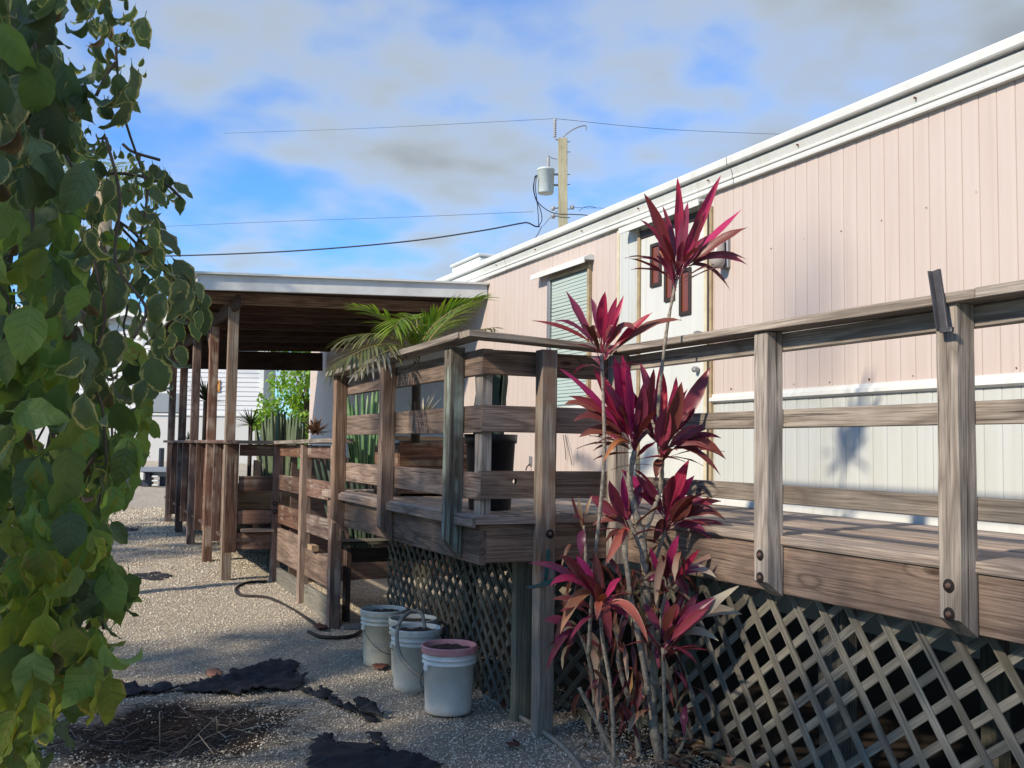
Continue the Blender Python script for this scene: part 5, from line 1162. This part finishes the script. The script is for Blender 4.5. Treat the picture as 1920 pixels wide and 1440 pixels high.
TB('frame_beam', 235, 322, 876, 884, gp, 0, .3); TB('post', 270, 284, 884, 913, navy, .1, .3); TB('panel', 286, 318, 884, 893, gp, .2); TB('post', 300, 305, 840, 884, navy, .5, .2); TB('post', 300, 320, 893, 914, navy, .3)
TB('white_panel', 264, 271, 886, 900, M['trim'], -.1); 
for k in range(3): TB('ladder_rung', 286, 298, 892+k*8, 895+k*8, M['trim'], -.2)
TB('lower_rail', 262, 318, 914, 920, gp, -.1); TB('lower_rail', 262, 280, 916, 922, redp, -.3)
TB('axle_box', 225, 262, 890, 918, navy, .3, .6)

# ------------------------------------------------------------------ utility pole, transformer, wires
pB = at(1057, 900, 27); pB.z = 0; pT = at(1055, 260, 27)
up_ = thing('utility_pole', 'weathered square-cut utility pole rising behind the pink home', 'utility pole', (pB.x, pB.y, 0))
board('pole', (pB.x, pB.y, 0), pT, .24, .24, M['conc'], up_, up=(RM @ Vector((1, 0, 0))), n=3, jit=.004)
def A27(x_, y_, d=0): return at(x_, y_, 27+d)
for (y_) in (266, 285, 327, 346, 392, 408):
    tube('bolt_rod', [A27(1062, y_), A27(1069, y_)], .012, M['galv'], up_, 6)
for y_ in (390, 405):
    tube('bolt_rod', [A27(1034, y_+1), A27(1047, y_)], .018, M['galv'], up_, 6); mobj('insulator', lathe_mesh([(0, .06), (.05, .05), (.06, 0), (.045, -.05), (0, -.06)], 10), M['porc'], up_, Matrix.Translation(A27(1037, y_+1)))
mobj('insulator', lathe_mesh([(0, .06), (.05, .05), (.06, 0), (.045, -.05), (0, -.06)], 10), M['porc'], up_, Matrix.Translation(A27(1073, 389)))
# top insulator stack and bracket
ins = [(0, 0)]; 
for k in range(7): ins += [(.03, k*.06+.01), (.055, k*.06+.025), (.03, k*.06+.045)]
ins += [(.035, .44), (.05, .48), (.03, .53), (0, .55)]
pi_ = A27(1040, 258); mobj('insulator', lathe_mesh(ins, 12), M['porc'], up_, Matrix.Translation(pi_))
tube('bracket_arm', [pi_, A27(1043, 262), A27(1047, 262)], .02, M['galv'], up_, 6)
tube('bracket_arm', spline([A27(1056, 256), A27(1072, 244), A27(1088, 237), A27(1098, 236), A27(1099, 243)], 5), .018, M['galv'], up_, 6)
trc = A27(1023, 339); trf = thing('transformer', 'pale grey cylindrical transformer mounted on the left side of the utility pole', 'transformer', trc+Vector((0, 0, -.36)))
mobj('tank', lathe_mesh([(0, -.37), (.2, -.36), (.225, -.33), (.235, .27), (.25, .275), (.25, .31), (.2, .345), (0, .37)], 28), M['trf'], trf, Matrix.Translation(trc))
mobj('bushing', lathe_mesh([(.03, 0), (.05, .03), (.03, .06), (.05, .09), (.03, .12), (.05, .15), (.03, .18), (.045, .21), (.02, .26), (0, .3)], 12), M['porc'], trf, Matrix.Translation(A27(1028, 313)))
for y_ in (327, 347): tube('mount_bracket', [A27(1036, y_), A27(1047, y_)], .03, M['galv'], trf, 6)
for x_, y_ in ((1003, 330), (1008, 328)): tube('terminal', [A27(x_, y_, -.1), A27(1012, y_+2)], .02, M['galv'], trf, 6)
def cable(name, pts, r, label, mat=None, group=None): return tube(name, spline(pts, 8), r*(.62 if name == 'overhead_wire' else .85), mat or M['wire'], label=label, cat='cable', group=group)
cable('drop_cable', [A27(1028, 292), A27(1034, 296), A27(1040, 298), A27(1045, 298)], .010, 'short jumper wire from the transformer top to the pole')
cable('drop_cable', [A27(1005, 328, -.2), A27(1000, 350, -.2), A27(1004, 372, -.2), A27(1013, 392, -.2), A27(1016, 412, -.2), A27(1010, 424, -.2)], .014, 'outer black cable looping down from the transformer')
cable('drop_cable', [A27(1006, 328, -.2), A27(1004, 352, -.2), A27(1006, 370, -.2), A27(1009, 400, -.2), A27(1010, 424, -.2)], .013, 'inner black cable hanging straight down from the transformer')
cable('drop_cable', [A27(1003, 330, -.2), A27(1001, 356, -.2), A27(1008, 378, -.2), A27(1026, 394, -.2), A27(1046, 401, -.2), A27(1075, 402, -.2), A27(1102, 404, -.2), A27(1114, 411, -.2)], .015, 'black cable swooping from the transformer past the pole to the right')
cable('drop_cable', [A27(1016, 424), A27(1008, 440), A27(998, 452), A27(985, 468)], .012, 'thin cable dropping from the splice towards the roof edge')
cable('drop_cable', [A27(1046, 395), A27(1030, 410), A27(1018, 424)], .007, 'thin grey guy wire from the pole to the cable splice')
cable('drop_cable', [A27(1085, 396), A27(1095, 389), A27(1107, 387), A27(1118, 390)], .008, 'small looped wire right of the pole')
cable('overhead_wire', [at(420, 250, 40), at(700, 240, 33), pi_+Vector((0, 0, .53))], .008, 'thin high voltage wire left of the pole top', group=None)
cable('overhead_wire', [pi_+Vector((0, 0, .53)), at(1260, 243, 30), at(1560, 256, 34), at(1900, 275, 38)], .010, 'thin high voltage wire running right from the pole top')
cable('overhead_wire', [at(150, 432, 40), at(480, 417, 35), at(760, 407, 31), A27(1000, 397)], .009, 'straight middle wire left of the transformer')
cable('overhead_wire', [A27(1070, 389), at(1120, 390, 28), at(1200, 391, 30), at(1500, 392, 36)], .009, 'middle wire right of the pole above the roof')
cable('service_cable', [at(150, 482, 30), at(350, 479, 29), at(560, 470, 28), at(760, 453, 27.5), at(900, 433, 27), A27(975, 419), A27(990, 418), A27(1003, 424), A27(1012, 425)], .024, 'thick twisted service cable sagging left from the transformer')
cable('overhead_wire', [at(60, 566, 40), at(300, 569, 40), at(420, 570, 40)], .02, 'upper of the two level wires behind the shrub')
cable('overhead_wire', [at(60, 600, 40), at(300, 602, 40), at(420, 603, 40)], .02, 'lower of the two level wires behind the shrub')
